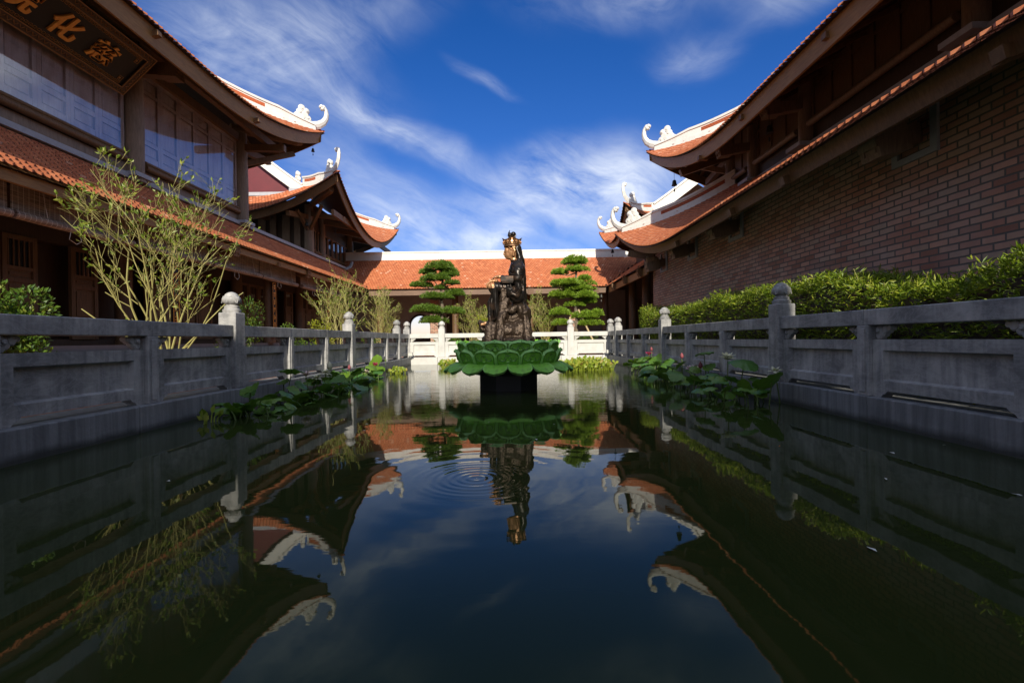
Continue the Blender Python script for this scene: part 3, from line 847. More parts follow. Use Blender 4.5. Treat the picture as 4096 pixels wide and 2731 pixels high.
# ------------------------------------------------------------------ blinds
blinds = [(5.95, 8.80), (8.86, 11.66), (11.9, 14.62), (14.75, 17.58), (17.64, 20.55), (21.0, 23.7), (23.8, 26.1)]
BL = ['rolled bamboo blind nearest the frame edge, hung with a looped cord', 'rolled bamboo blind behind the left half of the big bare shrub', 'rolled bamboo blind mostly behind the big bare shrub',
      'rolled bamboo blind just right of the big bare shrub', 'rolled bamboo blind above the lit green bush, ending at the carved beam head', 'rolled bamboo blind just past the carved beam head', 'smallest rolled bamboo blind, behind the farther bare shrubs']
for (y0, y1), lb in zip(blinds, BL):
    T = thing('bamboo_blind', lb, 'blind', (-9.42, (y0 + y1) / 2, 4.1), 'bamboo blinds under the left eave')
    w_ = y1 - y0
    m = MB()
    prof = [(0, .25), (.01, -.1), (-.005, -.35), (.02, -.48)]
    m.grid(lambda a, c: Vector((.015 * math.sin(a * 9 + y0) * c, -w_ / 2 + a * w_, .25 - c * .78)), 24, 8)
    _build(m, 'slat_mat', M['blind'], T)
    m = MB(); m.tube([(.06, -w_ / 2, -.60), (.06, -w_ / 6, -.615), (.06, w_ / 6, -.612), (.06, w_ / 2, -.60)], .085, 12); _build(m, 'roll', M['blind'], T, True)
    m = MB()
    for yy in (-w_ * .3, w_ * .3): m.tube([(.03, yy, .2), (.10, yy + .01, -.3), (.155, yy + .02, -.62)], .006, 4)
    m.tube([(.1, -w_ * .1, -.66), (.11, -w_ * .12, -.86), (.11, -w_ * .06, -.93), (.11, -w_ * .02, -.86), (.1, -w_ * .03, -.66)], .008, 4)
    _build(m, 'cord', M['cord'], T)

# ------------------------------------------------------------------ left pavilion behind
LP = thing('pavilion', 'wooden pavilion with red gable, glazed windows and two upswept corners, behind the left hall', 'pavilion', (-14.9, 30, 5.5))
a2 = -8.8; y0, y1 = 24.0, 36.5
PR = Roof(-21, a2, y0, y1, 7.6, 2.1, 6.2, 2.0, hfn(.55, .025))
b = MB(); PR.tiles(b, 'S', 3.0, cond=lambda u, v: True); PR.tiles(b, 'E', 6.0, clip=False, cond=lambda u, v: (u > v and 12.5 - u > v) or (v > 3.0 and 3.0 < u < 9.5)); PR.tiles(b, 'N', 1.2, u1=5)
pr = b.build('upper_roof', M['tile'], LP)
b = MB(); PR.sheet(b, 'S', 3, -.07, 40, 6); PR.sheet(b, 'E', 3, -.07, 50, 6); PR.sheet(b, 'N', 3, -.07, 40, 6); b.build('soffit', M['wood_dark'], LP)
b = MB(); PR.fascia(b, 'S', n=60, hgt=.38); PR.fascia(b, 'E', n=60, hgt=.38); PR.fascia(b, 'N', n=30, hgt=.38); b.build('eave_board', M['wood'], LP)
hip(pr, PR, 1, -1, .35, 3.0, top=None); hip(pr, PR, 1, 1, .35, 3.0)
zt = PR.h(3.0) + 7.6 + .05; zp = PR.h(6.1) + 7.6
b = MB()
for sgn in (1,):
    for i in range(8):
        ta, tb = 3.0 + 3.1 * i / 8, 3.0 + 3.1 * (i + 1) / 8
        za, zb = PR.h(ta) + 7.6, PR.h(tb) + 7.6
        for s_ in (-1, 1):
            xa = -14.9 + s_ * (6.1 - ta); xb = -14.9 + s_ * (6.1 - tb)
            b.beam((xa, 26.95, za + .16), (xb, 26.95, zb + .16), .34, .55)
            b.beam((xa, 26.93, za + .50), (xb, 26.93, zb + .50), .44, .10)
ob = b.build('gable_ridge', M['white'], pr)
b = MB(); b.add([(-18, 27.2, zt), (-11.8, 27.2, zt), (-14.9, 27.2, zp), (-18, 27.3, zt), (-11.8, 27.3, zt), (-14.9, 27.3, zp)], [(0, 1, 2), (5, 4, 3), (0, 3, 4, 1)]); b.build('gable', M['red'], LP)
b = MB(); b.bx(-18, -11.7, 26.75, 27.1, zt - .15, zt + .05); b.bx(-12.5, -11.3, 26.6, 27.05, zt - .12, zt + .22); b.build('gable_flashing', M['greyedge'], LP)
b = MB()  # cloud ornament standing on the gable ridge
p = Vector((-12.6, 27.6, PR.h(3.8) + 7.9)); cloud(b, p + Vector((.5, 0, 0)), (.7, -.7, 0), .85); b.build('cloud_ornament', M['white'], pr, True)
b = MB(); b.bx(-18.5, -11.5, 26.55, 26.7, 5.3, 9.0); b.bx(-11.52, -11.4, 26.7, 33, 5.3, 6.35); b.bx(-11.52, -11.4, 26.7, 33, 7.45, 9.0); b.bx(-18.5, -11.5, 33, 33.1, 5.3, 9); b.build('wall', M['wood_dark'], LP)
b = MB()
for i in range(10):
    b.bx(-18.3 + i * .68, -18.3 + i * .68 + (.34 if i % 2 else .42), 26.5 - (i % 2) * .03, 26.56, 5.4, 8.2)
b.build('wall_boarding', M['wood_grey'], LP)
for x_, y_ in ((-11.3, 26.4), (-11.3, 28.2), (-11.3, 33.0), (-14.9, 26.4)):
    b = MB(); column(b, x_, y_, 5.2, 8.7, .24 if y_ != 28.2 else .18); b.build('column', M['wood_grey'], LP, True)
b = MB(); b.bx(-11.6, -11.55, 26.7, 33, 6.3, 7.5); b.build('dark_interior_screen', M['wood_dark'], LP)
ys = [26.75, 27.7] + [28.5 + i * .74 for i in range(6)]
for i, y in enumerate(ys):
    m = MB(); wd = .66
    for yy in (y + .04, y + wd - .04): m.bx(-11.42, -11.34, yy - .04, yy + .04, 6.3, 7.5)
    for z0, z1 in ((6.3, 6.38), (7.42, 7.5)): m.bx(-11.41, -11.35, y + .08, y + wd - .08, z0, z1)
    o = m.build('window', M['wood'], LP)
    m = MB(); m.bx(-11.40, -11.39, y + .08, y + wd - .08, 6.38, 7.42); m.build('pane', M['glass'], o)
b = MB(); b.tube([(-11.3, 26.6, 6.2), (-11.3, 33, 6.2)], .08, 8)
for y in (26.4, 28.2, 30.6, 33.0): b.beam((-11.3, y, 8.2), (-9.15, y + (-.5 if y < 27 else 0), 7.75), .2, .26)
b.beam((-11.3, 26.4, 8.0), (-11.5, 24.3, 7.7), .2, .26); b.beam((-13.6, 26.4, 8.0), (-13.6, 24.2, 7.65), .2, .26); b.beam((-11.3, 26.4, 7.2), (-10.1, 25.2, 8.3), .15, .18); b.beam((-11.3, 26.4, 7.2), (-11.3, 24.9, 8.0), .15, .18)
b.beam((-9.25, 24.5, 7.75), (-9.25, 36, 7.75), .14, .3)
log_end(b, PR.pt('E', .6, .6, -.65), (-1, 1, -.15), 2.4, .19); log_end(b, PR.pt('E', 12.5 - .7, .7, -.75), (-1, -1, -.12), 3.2, .19)
b.build('eave_timbers', M['wood'], LP)

# ------------------------------------------------------------------ far gallery (with right wing)
FG = thing('gallery', 'single-storey gallery with orange tiled roof and white ridge closing the far end of the court', 'gallery', (0, 30, .3))
GX = 5.86; ZG = 4.2
b = MB()
def farP(u, v, dz): return Vector((u, 28.9 + v, ZG + .68 * v + dz))
plane_tiles(b, farP, -12.4, 9.4, 3.6, cond=lambda u, v: -8.8 - v < u < GX + v)
def wingP(u, v, dz): return Vector((GX + v, u, ZG + .68 * v + dz))
plane_tiles(b, wingP, 20.6, 32.6, 3.6, cond=lambda u, v: u < 28.9 + v)
gr = b.build('roof', M['tile'], FG)
b = MB()
V = 3.6
b.quad((-8.8, 28.95, ZG - .05), (GX, 28.95, ZG - .05), (GX + V, 28.95 + V, ZG + .68 * V - .06), (-8.8 - V, 28.95 + V, ZG + .68 * V - .06))
b.quad((GX + .05, 20.6, ZG - .05), (GX + V, 20.6, ZG + .68 * V - .06), (GX + V, 28.95 + V, ZG + .68 * V - .06), (GX + .05, 28.95, ZG - .05))
b.quad((-12.4, 32.45, ZG + .68 * V - .06), (9.5, 32.45, ZG + .68 * V - .06), (9.5, 36.2, ZG - .06), (-12.4, 36.2, ZG - .06))
b.build('soffit', M['wood_dark'], FG)
b = MB(); b.bx(-8.8, GX, 29.05, 29.13, ZG - .40, ZG - .07); b.build('eave_beam', M['wood_x'], FG)
b = MB(); b.bx(GX + .14, GX + .22, 20.8, 28.9, ZG - .42, ZG - .07); b.build('eave_board', M['wood_light'], FG)
b = MB()
zr = ZG + .68 * V
pts = [Vector((x, 32.5, zr)) for x in (-11.4, -8, -4, 0, 4, 8, 9.6)]
ridge_strip(b, pts, (0, 1, 0), .24, .42)
b.build('ridge', M['white'], gr)
b = MB()
b.tube([(-11.15, 31.1, 5.8), (-10.9, 31.3, 5.84), (-10.75, 31.5, 6.0), (-10.7, 31.7, 6.35)], [.12, .12, .12, .10], 6); b.build('flashing', M['greyedge'], gr)
b = MB()
# back wall with round-headed arch at x -6.95..-5.6
AX0, AX1, AZ = -7.65, -6.15, 2.12; BY = 35.5
b.bx(-12.4, AX0, BY, BY + .2, .3, 5.2); b.bx(AX1, 9.6, BY, BY + .2, .3, 5.2); b.bx(-12.6, -12.4, 29, BY, .3, 5.6)
n = 14; cx = (AX0 + AX1) / 2; r = (AX1 - AX0) / 2
for i in range(n):
    a0, a1 = PI * i / n, PI * (i + 1) / n
    xa, xb = cx - r * math.cos(a0), cx - r * math.cos(a1); za, zb = AZ + r * math.sin(a0), AZ + r * math.sin(a1)
    b.add([(xa, BY, za), (xb, BY, zb), (xb, BY, 5.2), (xa, BY, 5.2), (xa, BY + .2, za), (xb, BY + .2, zb), (xb, BY + .2, 5.2), (xa, BY + .2, 5.2)], [(0, 1, 2, 3), (7, 6, 5, 4), (0, 4, 5, 1)])
b.build('back_wall', M['plaster_in'], FG)
b = MB()
for i in range(n):
    a0, a1 = PI * i / n, PI * (i + 1) / n
    b.beam((cx - (r + .05) * math.cos(a0), BY - .04, AZ + (r + .05) * math.sin(a0)), (cx - (r + .05) * math.cos(a1), BY - .04, AZ + (r + .05) * math.sin(a1)), .12, .10, up=(0, 1, 0))
for x_ in (AX0 - .05, AX1 + .05): b.bx(x_ - .05, x_ + .05, BY - .10, BY - .002, .3, AZ)
b.build('arch_trim', M['wood_dark'], FG)
b = MB(); b.bx(AX0, AX1, BY - .08, BY - .04, .3, 1.45); b.build('low_screen', M['wood_dark'], FG)
b = MB(); b.bx(-5.4, -4.9, 31.2, 31.7, .3, 4.6); b.build('pier', M['brick'], FG); b = MB(); b.bx(3.9, 4.3, 31.2, 31.7, .3, 4.6); b.build('pier', M['brick'], FG)
for x_ in (-8.4, -3.6, 1.2, 6.0):
    b = MB(); column(b, x_, 30.1, .3, 4.6, .2); b.build('column', M['door'], FG, True)
for x_ in (-8.0, -3.6, 1.2, 5.2):
    b = MB(); b.beam((x_, 30.2, 4.25), (x_, 28.98, 3.92), .26, .3); b.beam((x_, 29.05, 3.95), (x_, 28.86, 3.92), .34, .38); b.build('bracket', M['wood_x'], FG)
for y_ in (21.6, 24.4, 27.2):
    b = MB(); bracket(b, GX + 1.2, 4.3, GX + .02, 3.95, y_, .95); b.build('bracket', M['wood'], FG)
    b = MB(); column(b, GX + 1.15, y_, .3, 4.8, .22); b.build('column', M['door'], FG, True)
b = MB(); b.bx(8.6, 8.8, 21, 35.5, .3, 5.2); b.build('side_wall', M['wood_dark'], FG)
for x0_ in (1.6, -2.4, -4.9):
    b = MB(); b.bx(x0_, x0_ + 1.8, BY - .1, BY - .01, .4, 3.3); b.build('shutter', M['wood_dark'], FG)
b = MB(); b.box((GX + .75, 22.4, ZG + .6), (.35, .16, .10)); b.box((GX + .55, 22.4, ZG + .52), (.12, .12, .16)); 
o = _build(b, 'roof_lamp', M['lamp']); tag(o, 'small pale lamp box on the tiled roof of the right gallery wing', 'lamp')

# ------------------------------------------------------------------ right brick hall
RH = thing('brick_hall', 'brick-walled temple hall with two tiers of orange eaves, right of the pond', 'temple hall', (8, 8, .3))
BW = 6.4; BE = 21.2
b = MB(); b.bx(BW, 16, -6, BE, .28, 4.66); b.build('brick_wall', M['brick'], RH)
R1 = Roof(5.1, 24, -12, 22.5, 4.2, 1.85, 8, 2.15, hfn(.50, .035))
b = MB(); R1.tiles(b, 'W', 3.8, u1=27); R1.tiles(b, 'N', 3.4, u0=10)
r1 = b.build('lower_roof', M['tile'], RH)
b = MB(); R1.sheet(b, 'W', 3.95, -.07, 90, 8); R1.sheet(b, 'N', 3.95, -.07, 60, 8); b.build('soffit', M['wood_dark'], RH)
b = MB(); R1.fascia(b, 'W', n=90, hgt=.28, inset=.16); R1.fascia(b, 'N', n=60, hgt=.28, inset=.16); b.build('eave_board', M['wood'], RH)
for i in range(34):
    u = 2.5 + i * .72; b = MB(); b.beam(R1.pt('W', u, .25, -.14), R1.pt('W', u, min(1.3, u), -.14), .07, .09); b.build('rafter', M['wood'], RH)
b = MB()
log_end(b, R1.pt('W', .55, .55, -.62), (1, -1, -.28), 2.2, .22)
b.beam((5.6, 21.9, 4.9), (6.5, 21.0, 4.55), .5, .3)
b.build('eave_timbers', M['wood'], RH)
b = MB()
b.beam((8.95, -6, 6.62), (8.95, 18.4, 6.62), .26, .12)
for y in (9.0, 14.2, 17.3, 19.1): b.box((8.85, y, 6.66), (.6, .7, .12))
b.build('roof_flashing', M['greyedge'], RH)
hip(r1, R1, -1, 1, .35, 3.9, lat_q=1.7)
for y in (7.4, 13.3, 16.5, 19.6):
    b = MB(); zo = 4.12; bracket(b, BW, zo + .0, 5.72, zo - .16, y, 1.25); b.build('bracket', M['wood_grey'], RH)
    b = MB()
    b.bx(BW - .05, BW - .003, y - .42, y - .30, 3.72, 4.5); b.bx(BW - .05, BW - .003, y + .30, y + .42, 3.72, 4.5); b.bx(BW - .048, BW - .003, y - .30, y + .30, 3.72, 3.82)
    b.build('stone_surround', M['greyedge'], RH)
for y in (5.0, 9.0, 11.2, 14.9, 18.0):
    b = MB(); b.beam((5.5, y, 4.02), (5.20, y, 3.94), .15, .15); b.build('purlin_end', M['wood'], RH)
# upper storey
UW = 9.0; UE = 19.1
b = MB(); b.bx(UW + .05, UW + .25, -6, UE, 6.3, 9.4); b.bx(UW + .25, 15, UE - .2, UE, 6.3, 9.4); b.build('upper_wall', M['wood_dark'], RH)
for y in (3.8, 9.0, 14.2, 17.3, 19.1):
    b = MB(); column(b, UW, y, 6.5, 9.3, .22); b.build('column', M['wood_grey'], RH, True)
b = MB()
for y0_, y1_ in ((4.1, 8.7), (9.3, 13.9), (14.5, 17.0), (17.6, 18.9)): b.tube([(UW - .12, y0_, 7.25), (UW - .12, y1_, 7.25)], .10, 10)
b.build('rail_moulding', M['wood_grey'], RH, True)
for y0_, y1_ in ((4.1, 8.7), (9.3, 13.9), (14.5, 17.0), (17.6, 18.9)):
    n = max(2, round((y1_ - y0_) / .8)); wd = (y1_ - y0_) / n
    for i in range(n):
        ya, yb = y0_ + i * wd, y0_ + (i + 1) * wd; m = MB()
        m.bx(UW - .04, UW + .05, ya, ya + .09, 7.35, 8.9); m.bx(UW - .04, UW + .05, yb - .09, yb, 7.35, 8.9)
        m.bx(UW - .03, UW + .05, ya + .09, yb - .09, 7.35, 7.47); m.bx(UW - .03, UW + .05, ya + .09, yb - .09, 8.3, 8.4); m.bx(UW + .0, UW + .04, ya + .09, yb - .09, 7.47, 8.3); m.bx(UW + .0, UW + .04, ya + .09, yb - .09, 8.4, 8.9)
        m.build('wall_panel', M['door'], RH)
R2 = Roof(6.5, 24, -12, 21.9, 7.44, 2.27, 8, 2.15, hfn(.42, .035))
b = MB(); R2.tiles(b, 'W', 3.6, u1=27); R2.tiles(b, 'N', 2.6, u0=9)
r2 = b.build('upper_roof', M['tile'], RH)
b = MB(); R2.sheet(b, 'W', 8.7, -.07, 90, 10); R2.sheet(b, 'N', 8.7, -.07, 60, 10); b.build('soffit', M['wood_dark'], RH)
b = MB(); R2.fascia(b, 'W', n=90, hgt=.40); R2.fascia(b, 'N', n=60, hgt=.40); b.build('eave_board', M['wood_light'], RH)
b = MB()
for i in range(26):
    u = 3 + i * .9; b.beam(R2.pt('W', u, .2, -.16), R2.pt('W', u, 2.4, -.16), .09, .12)
for i in range(12):
    u = 17.5 - .6 - i * .6; b.beam(R2.pt('N', u, .2, -.16), R2.pt('N', u, min(2.2, .6 + i * .6), -.16), .09, .12)
log_end(b, R2.pt('W', .75, .75, -.85), (1, -1, -.12), 3.4, .19)
b.beam((UW, 19.0, 7.6), (7.4, 20.6, 8.6), .16, .2); b.beam((UW, 19.0, 8.3), (UW, 21.4, 8.0), .2, .26); b.beam((UW, 19.0, 8.3), (6.9, 19.0, 7.6), .2, .26)
b.build('eave_timbers', M['wood'], RH)
for y in (9.0, 14.2, 17.3):
    b = MB(); bracket(b, UW, 7.95, 7.75, 7.78, y, 1.15); b.build('bracket', M['wood_grey'], RH)
for y in (9.8, 13.4, 16.4):
    b = MB(); b.beam((6.9, y, 7.2), (6.58, y, 7.22), .14, .14); b.build('purlin_end', M['wood'], RH)
hip(r2, R2, -1, 1, .35, 5.2)
b = MB(); b.bx(7.62, 7.95, 8.6, 8.95, 7.4, 9.6); b.build('ridge_post', M['plinth'], RH)

# ------------------------------------------------------------------ right rear pavilion
RP = thing('pavilion', 'pavilion with white-banded open gable and two curled corners, behind the brick hall', 'pavilion', (10.5, 28, 4))
QR = Roof(6.0, 15.4, 24.5, 31.2, 6.7, 1.35, 3.3, 2.0, hfn(.60, .02))
b = MB(); QR.tiles(b, 'S', 2.0); QR.tiles(b, 'W', 4.6, clip=False, cond=lambda u, v: (u > v and 6.7 - u > v) or v > 2.0 and 2.0 < u < 4.7); QR.tiles(b, 'N', 1.0)
qr = b.build('upper_roof', M['tile'], RP)
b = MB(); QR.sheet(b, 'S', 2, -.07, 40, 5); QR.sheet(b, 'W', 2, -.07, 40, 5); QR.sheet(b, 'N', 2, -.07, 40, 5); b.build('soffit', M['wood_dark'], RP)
b = MB(); QR.fascia(b, 'S', n=50, hgt=.3); QR.fascia(b, 'W', n=50, hgt=.3); QR.fascia(b, 'N', n=30, hgt=.3); b.build('eave_board', M['wood'], RP)
hip(qr, QR, -1, -1, .35, 2.0, h=.32, s=.85, lat_q=1.2); hip(qr, QR, -1, 1, .35, 2.0, h=.32, s=.85, lat_q=1.2)
b = MB()
for i in range(6):
    ta, tb = 2.0 + 2.7 * i / 6, 2.0 + 2.7 * (i + 1) / 6; za, zb = QR.h(ta) + 6.7, QR.h(tb) + 6.7
    for s_ in (-1, 1):
        b.beam((10.7 + s_ * (4.7 - ta), 26.4, za + .12), (10.7 + s_ * (4.7 - tb), 26.4, zb + .12), .34, .62)
        b.beam((10.7 + s_ * (4.7 - ta), 26.36, za + .46), (10.7 + s_ * (4.7 - tb), 26.36, zb + .46), .44, .10)
b.build('gable_ridge', M['white'], qr)
z2 = QR.h(2.0) + 6.7
b = MB(); b.add([(8.0, 26.9, z2), (13.4, 26.9, z2), (10.7, 26.9, QR.h(4.7) + 6.5)], [(0, 1, 2)]); b.quad((8.0, 26.9, z2), (10.7, 26.9, QR.h(4.7) + 6.5), (10.7, 29.2, QR.h(4.7) + 6.5), (8.0, 29.2, z2)); b.build('gable', M['wood'], RP)
b = MB(); b.bx(7.9, 13.5, 26.3, 26.6, z2 - .1, z2 + .12); b.build('gable_flashing', M['greyedge'], RP)
b = MB(); b.bx(7.9, 14, 26.2, 29.6, 3.5, 7.6); b.build('wall', M['wood_dark'], RP)
b = MB(); log_end(b, QR.pt('W', .6, .6, -.6), (1, -1, -.2), 2.0, .18); log_end(b, QR.pt('W', 6.1, .6, -.55), (1, 1, -.2), 2.0, .16); b.beam((7.9, 28, 7.2), (6.2, 28, 6.6), .2, .24); b.build('eave_timbers', M['wood'], RP)

# unseen hall put behind the viewpoint, roof and wing shaped to cast the near shade
BH = thing('shade_hall', 'unseen tiled hall added behind the viewpoint to shade the near pond', 'temple hall', (1.5, -9, .3))
b = MB(); b.bx(-4.8, 4.9, -12, -7.2, .3, 7.6); b.build('wall', M['brick'], BH)
b = MB(); b.quad((-3.2, -5.6, 6.2), (5.0, -5.6, 6.2), (5.0, -9, 10.1), (-3.2, -9, 10.1)); b.quad((5.0, -12.4, 6.2), (-3.2, -12.4, 6.2), (-3.2, -9, 10.1), (5.0, -9, 10.1)); b.quad((-4.9, -5.6, 5.4), (-3.2, -5.6, 5.4), (-3.2, -9, 9.25), (-4.9, -9, 9.25))
b.add([(-3.2, -5.6, 6.2), (-3.2, -9, 10.1), (-3.2, -12.4, 6.2)], [(0, 1, 2)]); b.build('roof', M['tile'], BH)

# bells
def bell(x, y, z, lb, s=1.0):
    T = thing('wind_bell', lb, 'bell', (x, y, z), 'wind bells under the eaves')
    m = MB(); m.lathe([(.01, 0), (.05 * s, -.01), (.075 * s, -.05 * s), (.085 * s, -.14 * s), (.11 * s, -.22 * s), (.115 * s, -.23 * s), (.08 * s, -.22 * s)], n=12); _build(m, 'bell_body', M['bell'], T, True)
    m = MB(); m.tube([(0, 0, 0), (0, 0, .5)], .008, 5); m.tube([(0, 0, -.22 * s), (0, 0, -.36 * s)], .006, 4); m.box((0, 0, -.42 * s), (.05 * s, .01, .12 * s)); _build(m, 'clapper', M['bell'], T)
bell(7.75, 14.0, 7.25, 'dark wind bell hanging under the upper right eave beside a carved beam head')
bell(7.35, 21.0, 8.0, 'dark wind bell under the highest right corner, against the white gable', 1.1)
bell(6.62, 30.6, 6.75, 'small dark wind bell under the farthest right corner, above the gallery ridge')
bell(5.6, 29.3, 3.75, 'pale wind bell hanging in the shade at the right end of the gallery')
bell(-9.1, 21.8, 9.98, 'tiny wind bell under the upper left corner, against the sky', .7)
bell(-11.0, 25.4, 7.5, 'wind bell under the near corner of the left pavilion')
# ------------------------------------------------------------------ balustrades
def fr_left(s, d, z): return Vector((-4.30 - d, s, z))
def fr_right(s, d, z): return Vector((4.03 + d, s, z))
def fr_far(s, d, z): return Vector((s, 19.68 + d, z))
def tbox(mb, F, s0, s1, d0, d1, z0, z1):
    p = [F(s0, d0, z0), F(s1, d0, z0), F(s1, d1, z0), F(s0, d1, z0), F(s0, d0, z1), F(s1, d0, z1), F(s1, d1, z1), F(s0, d1, z1)]
    mb.add(p, [(0, 3, 2, 1), (4, 5, 6, 7), (0, 1, 5, 4), (1, 2, 6, 5), (2, 3, 7, 6), (3, 0, 4, 7)])
def panel(mb, F, s0, s1):
    d0, d1 = .05, .17; z0, z1 = .375, .94; mx, mt, mb_ = .14, .12, .11
    if s1 - s0 < 1.0: mx = .1
    O = [(s0, z0), (s1, z0), (s1, z1), (s0, z1)]
    I = [(s0 + mx, z0 + mb_), (s1 - mx, z0 + mb_), (s1 - mx, z1 - mt), (s0 + mx, z1 - mt)]
    J = [(s0 + mx + .025, z0 + mb_ + .02), (s1 - mx - .025, z0 + mb_ + .02), (s1 - mx - .025, z1 - mt - .02), (s0 + mx + .025, z1 - mt - .02)]
    for k in range(4):
        k2 = (k + 1) % 4
        mb.quad(F(O[k][0], d0, O[k][1]), F(O[k2][0], d0, O[k2][1]), F(I[k2][0], d0, I[k2][1]), F(I[k][0], d0, I[k][1]))
        mb.quad(F(I[k][0], d0, I[k][1]), F(I[k2][0], d0, I[k2][1]), F(J[k2][0], d0 + .055, J[k2][1]), F(J[k][0], d0 + .055, J[k][1]))
        mb.quad(F(O[k][0], d0, O[k][1]), F(O[k2][0], d0, O[k2][1]), F(O[k2][0], d1, O[k2][1]), F(O[k][0], d1, O[k][1]))
    mb.quad(*[F(j[0], d0 + .055, j[1]) for j in J]); mb.quad(*[F(o[0], d1, o[1]) for o in O])
    for a, sg in ((s0, 1), (s1, -1)):   # shaped feet either side of the drain gap
        pts = [(a, .30), (a + sg * .11, .30), (a + sg * .13, .33), (a + sg * .17, .345), (a + sg * .20, .375), (a, .375)]
        f = [F(x, d0, z) for x, z in pts]; g = [F(x, d1, z) for x, z in pts]
        mb.add(f + g, [tuple(range(6)), tuple(range(11, 5, -1))] + [(i, (i + 1) % 6, 6 + (i + 1) % 6, 6 + i) for i in range(6)])
def scroll(mb, F, s, sg, zt):
    ax = F(0, 1, 0) - F(0, 0, 0)
    for (a, z, r, th) in ((.07, -.045, .052, .10), (.15, -.04, .045, .09), (.06, -.105, .045, .085), (.20, -.025, .03, .08), (.10, -.075, .05, .08)):
        mb.disc(F(s + sg * a, .11, zt + z), ax, r, th, 14, 0, .3)
    mb.disc(F(s + sg * .075, .11, zt - .05), ax, .024, .135, 10, 0, .3)
def post_fin(parent, F, s, w=.27, top=1.48):
    m = MB(); tbox(m, F, s - w / 2, s + w / 2, -.02, .25, .30, top); o = m.build('post', M['stone'], parent)
    o.modifiers.new('b', 'BEVEL').width = .012
    c = F(s, .115, 0)
    m = MB()
    m.lathe([(.125, top), (.13, top + .02), (.13, top + .05), (.105, top + .065), (.108, top + .10), (.085, top + .115), (.075, top + .13)], (c.x, c.y, 0), 24)
    def lob(t_, z): return 1 + .05 * abs(math.cos(3 * t_)) * (1 if z < top + .25 else .4)
    m.lathe([(.07, top + .128), (.10, top + .14), (.125, top + .17), (.133, top + .21), (.12, top + .245), (.10, top + .262), (.098, top + .268), (.088, top + .29), (.05, top + .318), (.01, top + .33)], (c.x, c.y, 0), 36, fn=lob)
    for k in range(6):   # carved petals round the bud
        a = PI * k / 3; pts = []
        for t_ in range(9):
            u = -1 + t_ / 4; ang = a + u * .48; z = top + .15 + .105 * (1 - u * u) ; r = .131 * (1 - .10 * (1 - u * u))
            pts.append((c.x + r * math.cos(ang) * 1.03, c.y + r * math.sin(ang) * 1.03, z))
        m.tube(pts, .007, 4)
    q = _build(m, 'bud_finial', M['stone'], o, True)
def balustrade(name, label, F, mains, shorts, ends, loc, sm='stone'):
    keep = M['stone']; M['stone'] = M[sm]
    T = thing(name, label, 'balustrade', loc)
    for s in mains: post_fin(T, F, s)
    for s in shorts:
        m = MB(); tbox(m, F, s - .085, s + .085, .0, .22, .30, 1.10); tbox(m, F, s - .045, s + .045, -.012, 0, .34, 1.06); m.build('short_post', M['stone'], T, bevel=.008)
    allp = sorted([(s, .135) for s in mains] + [(s, .085) for s in shorts])
    for (a, wa), (c, wc) in zip(allp, allp[1:]):
        s0, s1 = a + wa + .004, c - wc - .004
        m = MB(); panel(m, F, s0, s1); m.build('panel', M['stone'], T)
        m = MB(); scroll(m, F, s0, 1, 1.09); m.build('scroll_bracket', M['stone'], T, True)
        m = MB(); scroll(m, F, s1, -1, 1.09); m.build('scroll_bracket', M['stone'], T, True)
    ms = sorted(mains)
    for a, c in zip(ms, ms[1:]):
        cuts = [a + .137] + [s for s in shorts if a < s < c] + [c - .137]
        for k, (u, v) in enumerate(zip(cuts, cuts[1:])):
            m = MB(); tbox(m, F, u + .002, v - .002, .01 + (k % 2) * .003, .215, 1.10, 1.28); m.build('rail', M['stone'], T, bevel=.01)
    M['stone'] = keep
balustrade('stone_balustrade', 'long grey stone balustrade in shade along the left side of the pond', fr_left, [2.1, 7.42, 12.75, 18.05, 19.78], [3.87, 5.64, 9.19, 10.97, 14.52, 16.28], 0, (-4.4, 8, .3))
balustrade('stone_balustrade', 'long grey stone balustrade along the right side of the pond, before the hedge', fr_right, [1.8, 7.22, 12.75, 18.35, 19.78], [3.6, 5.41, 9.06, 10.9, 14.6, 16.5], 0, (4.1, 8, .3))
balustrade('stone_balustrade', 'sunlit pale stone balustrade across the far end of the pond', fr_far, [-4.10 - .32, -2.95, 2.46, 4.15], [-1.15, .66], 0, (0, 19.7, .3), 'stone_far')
def flood(x, y, lb):
    T = thing('floodlight', lb, 'lamp', (x, y, .3)); m = MB(); m.box((0, 0, .14), (.20, .10, .16)); m.box((0, .02, .03), (.05, .05, .06)); _build(m, 'housing', M['lamp'], T)
    m = MB(); m.box((0, -.055, .14), (.16, .012, .12)); _build(m, 'lens', M['lampglass'], T)
flood(-4.2, 19.42, 'small square floodlight at the far left corner of the pond'); flood(3.98, 19.4, 'small square floodlight at the far right corner of the pond')

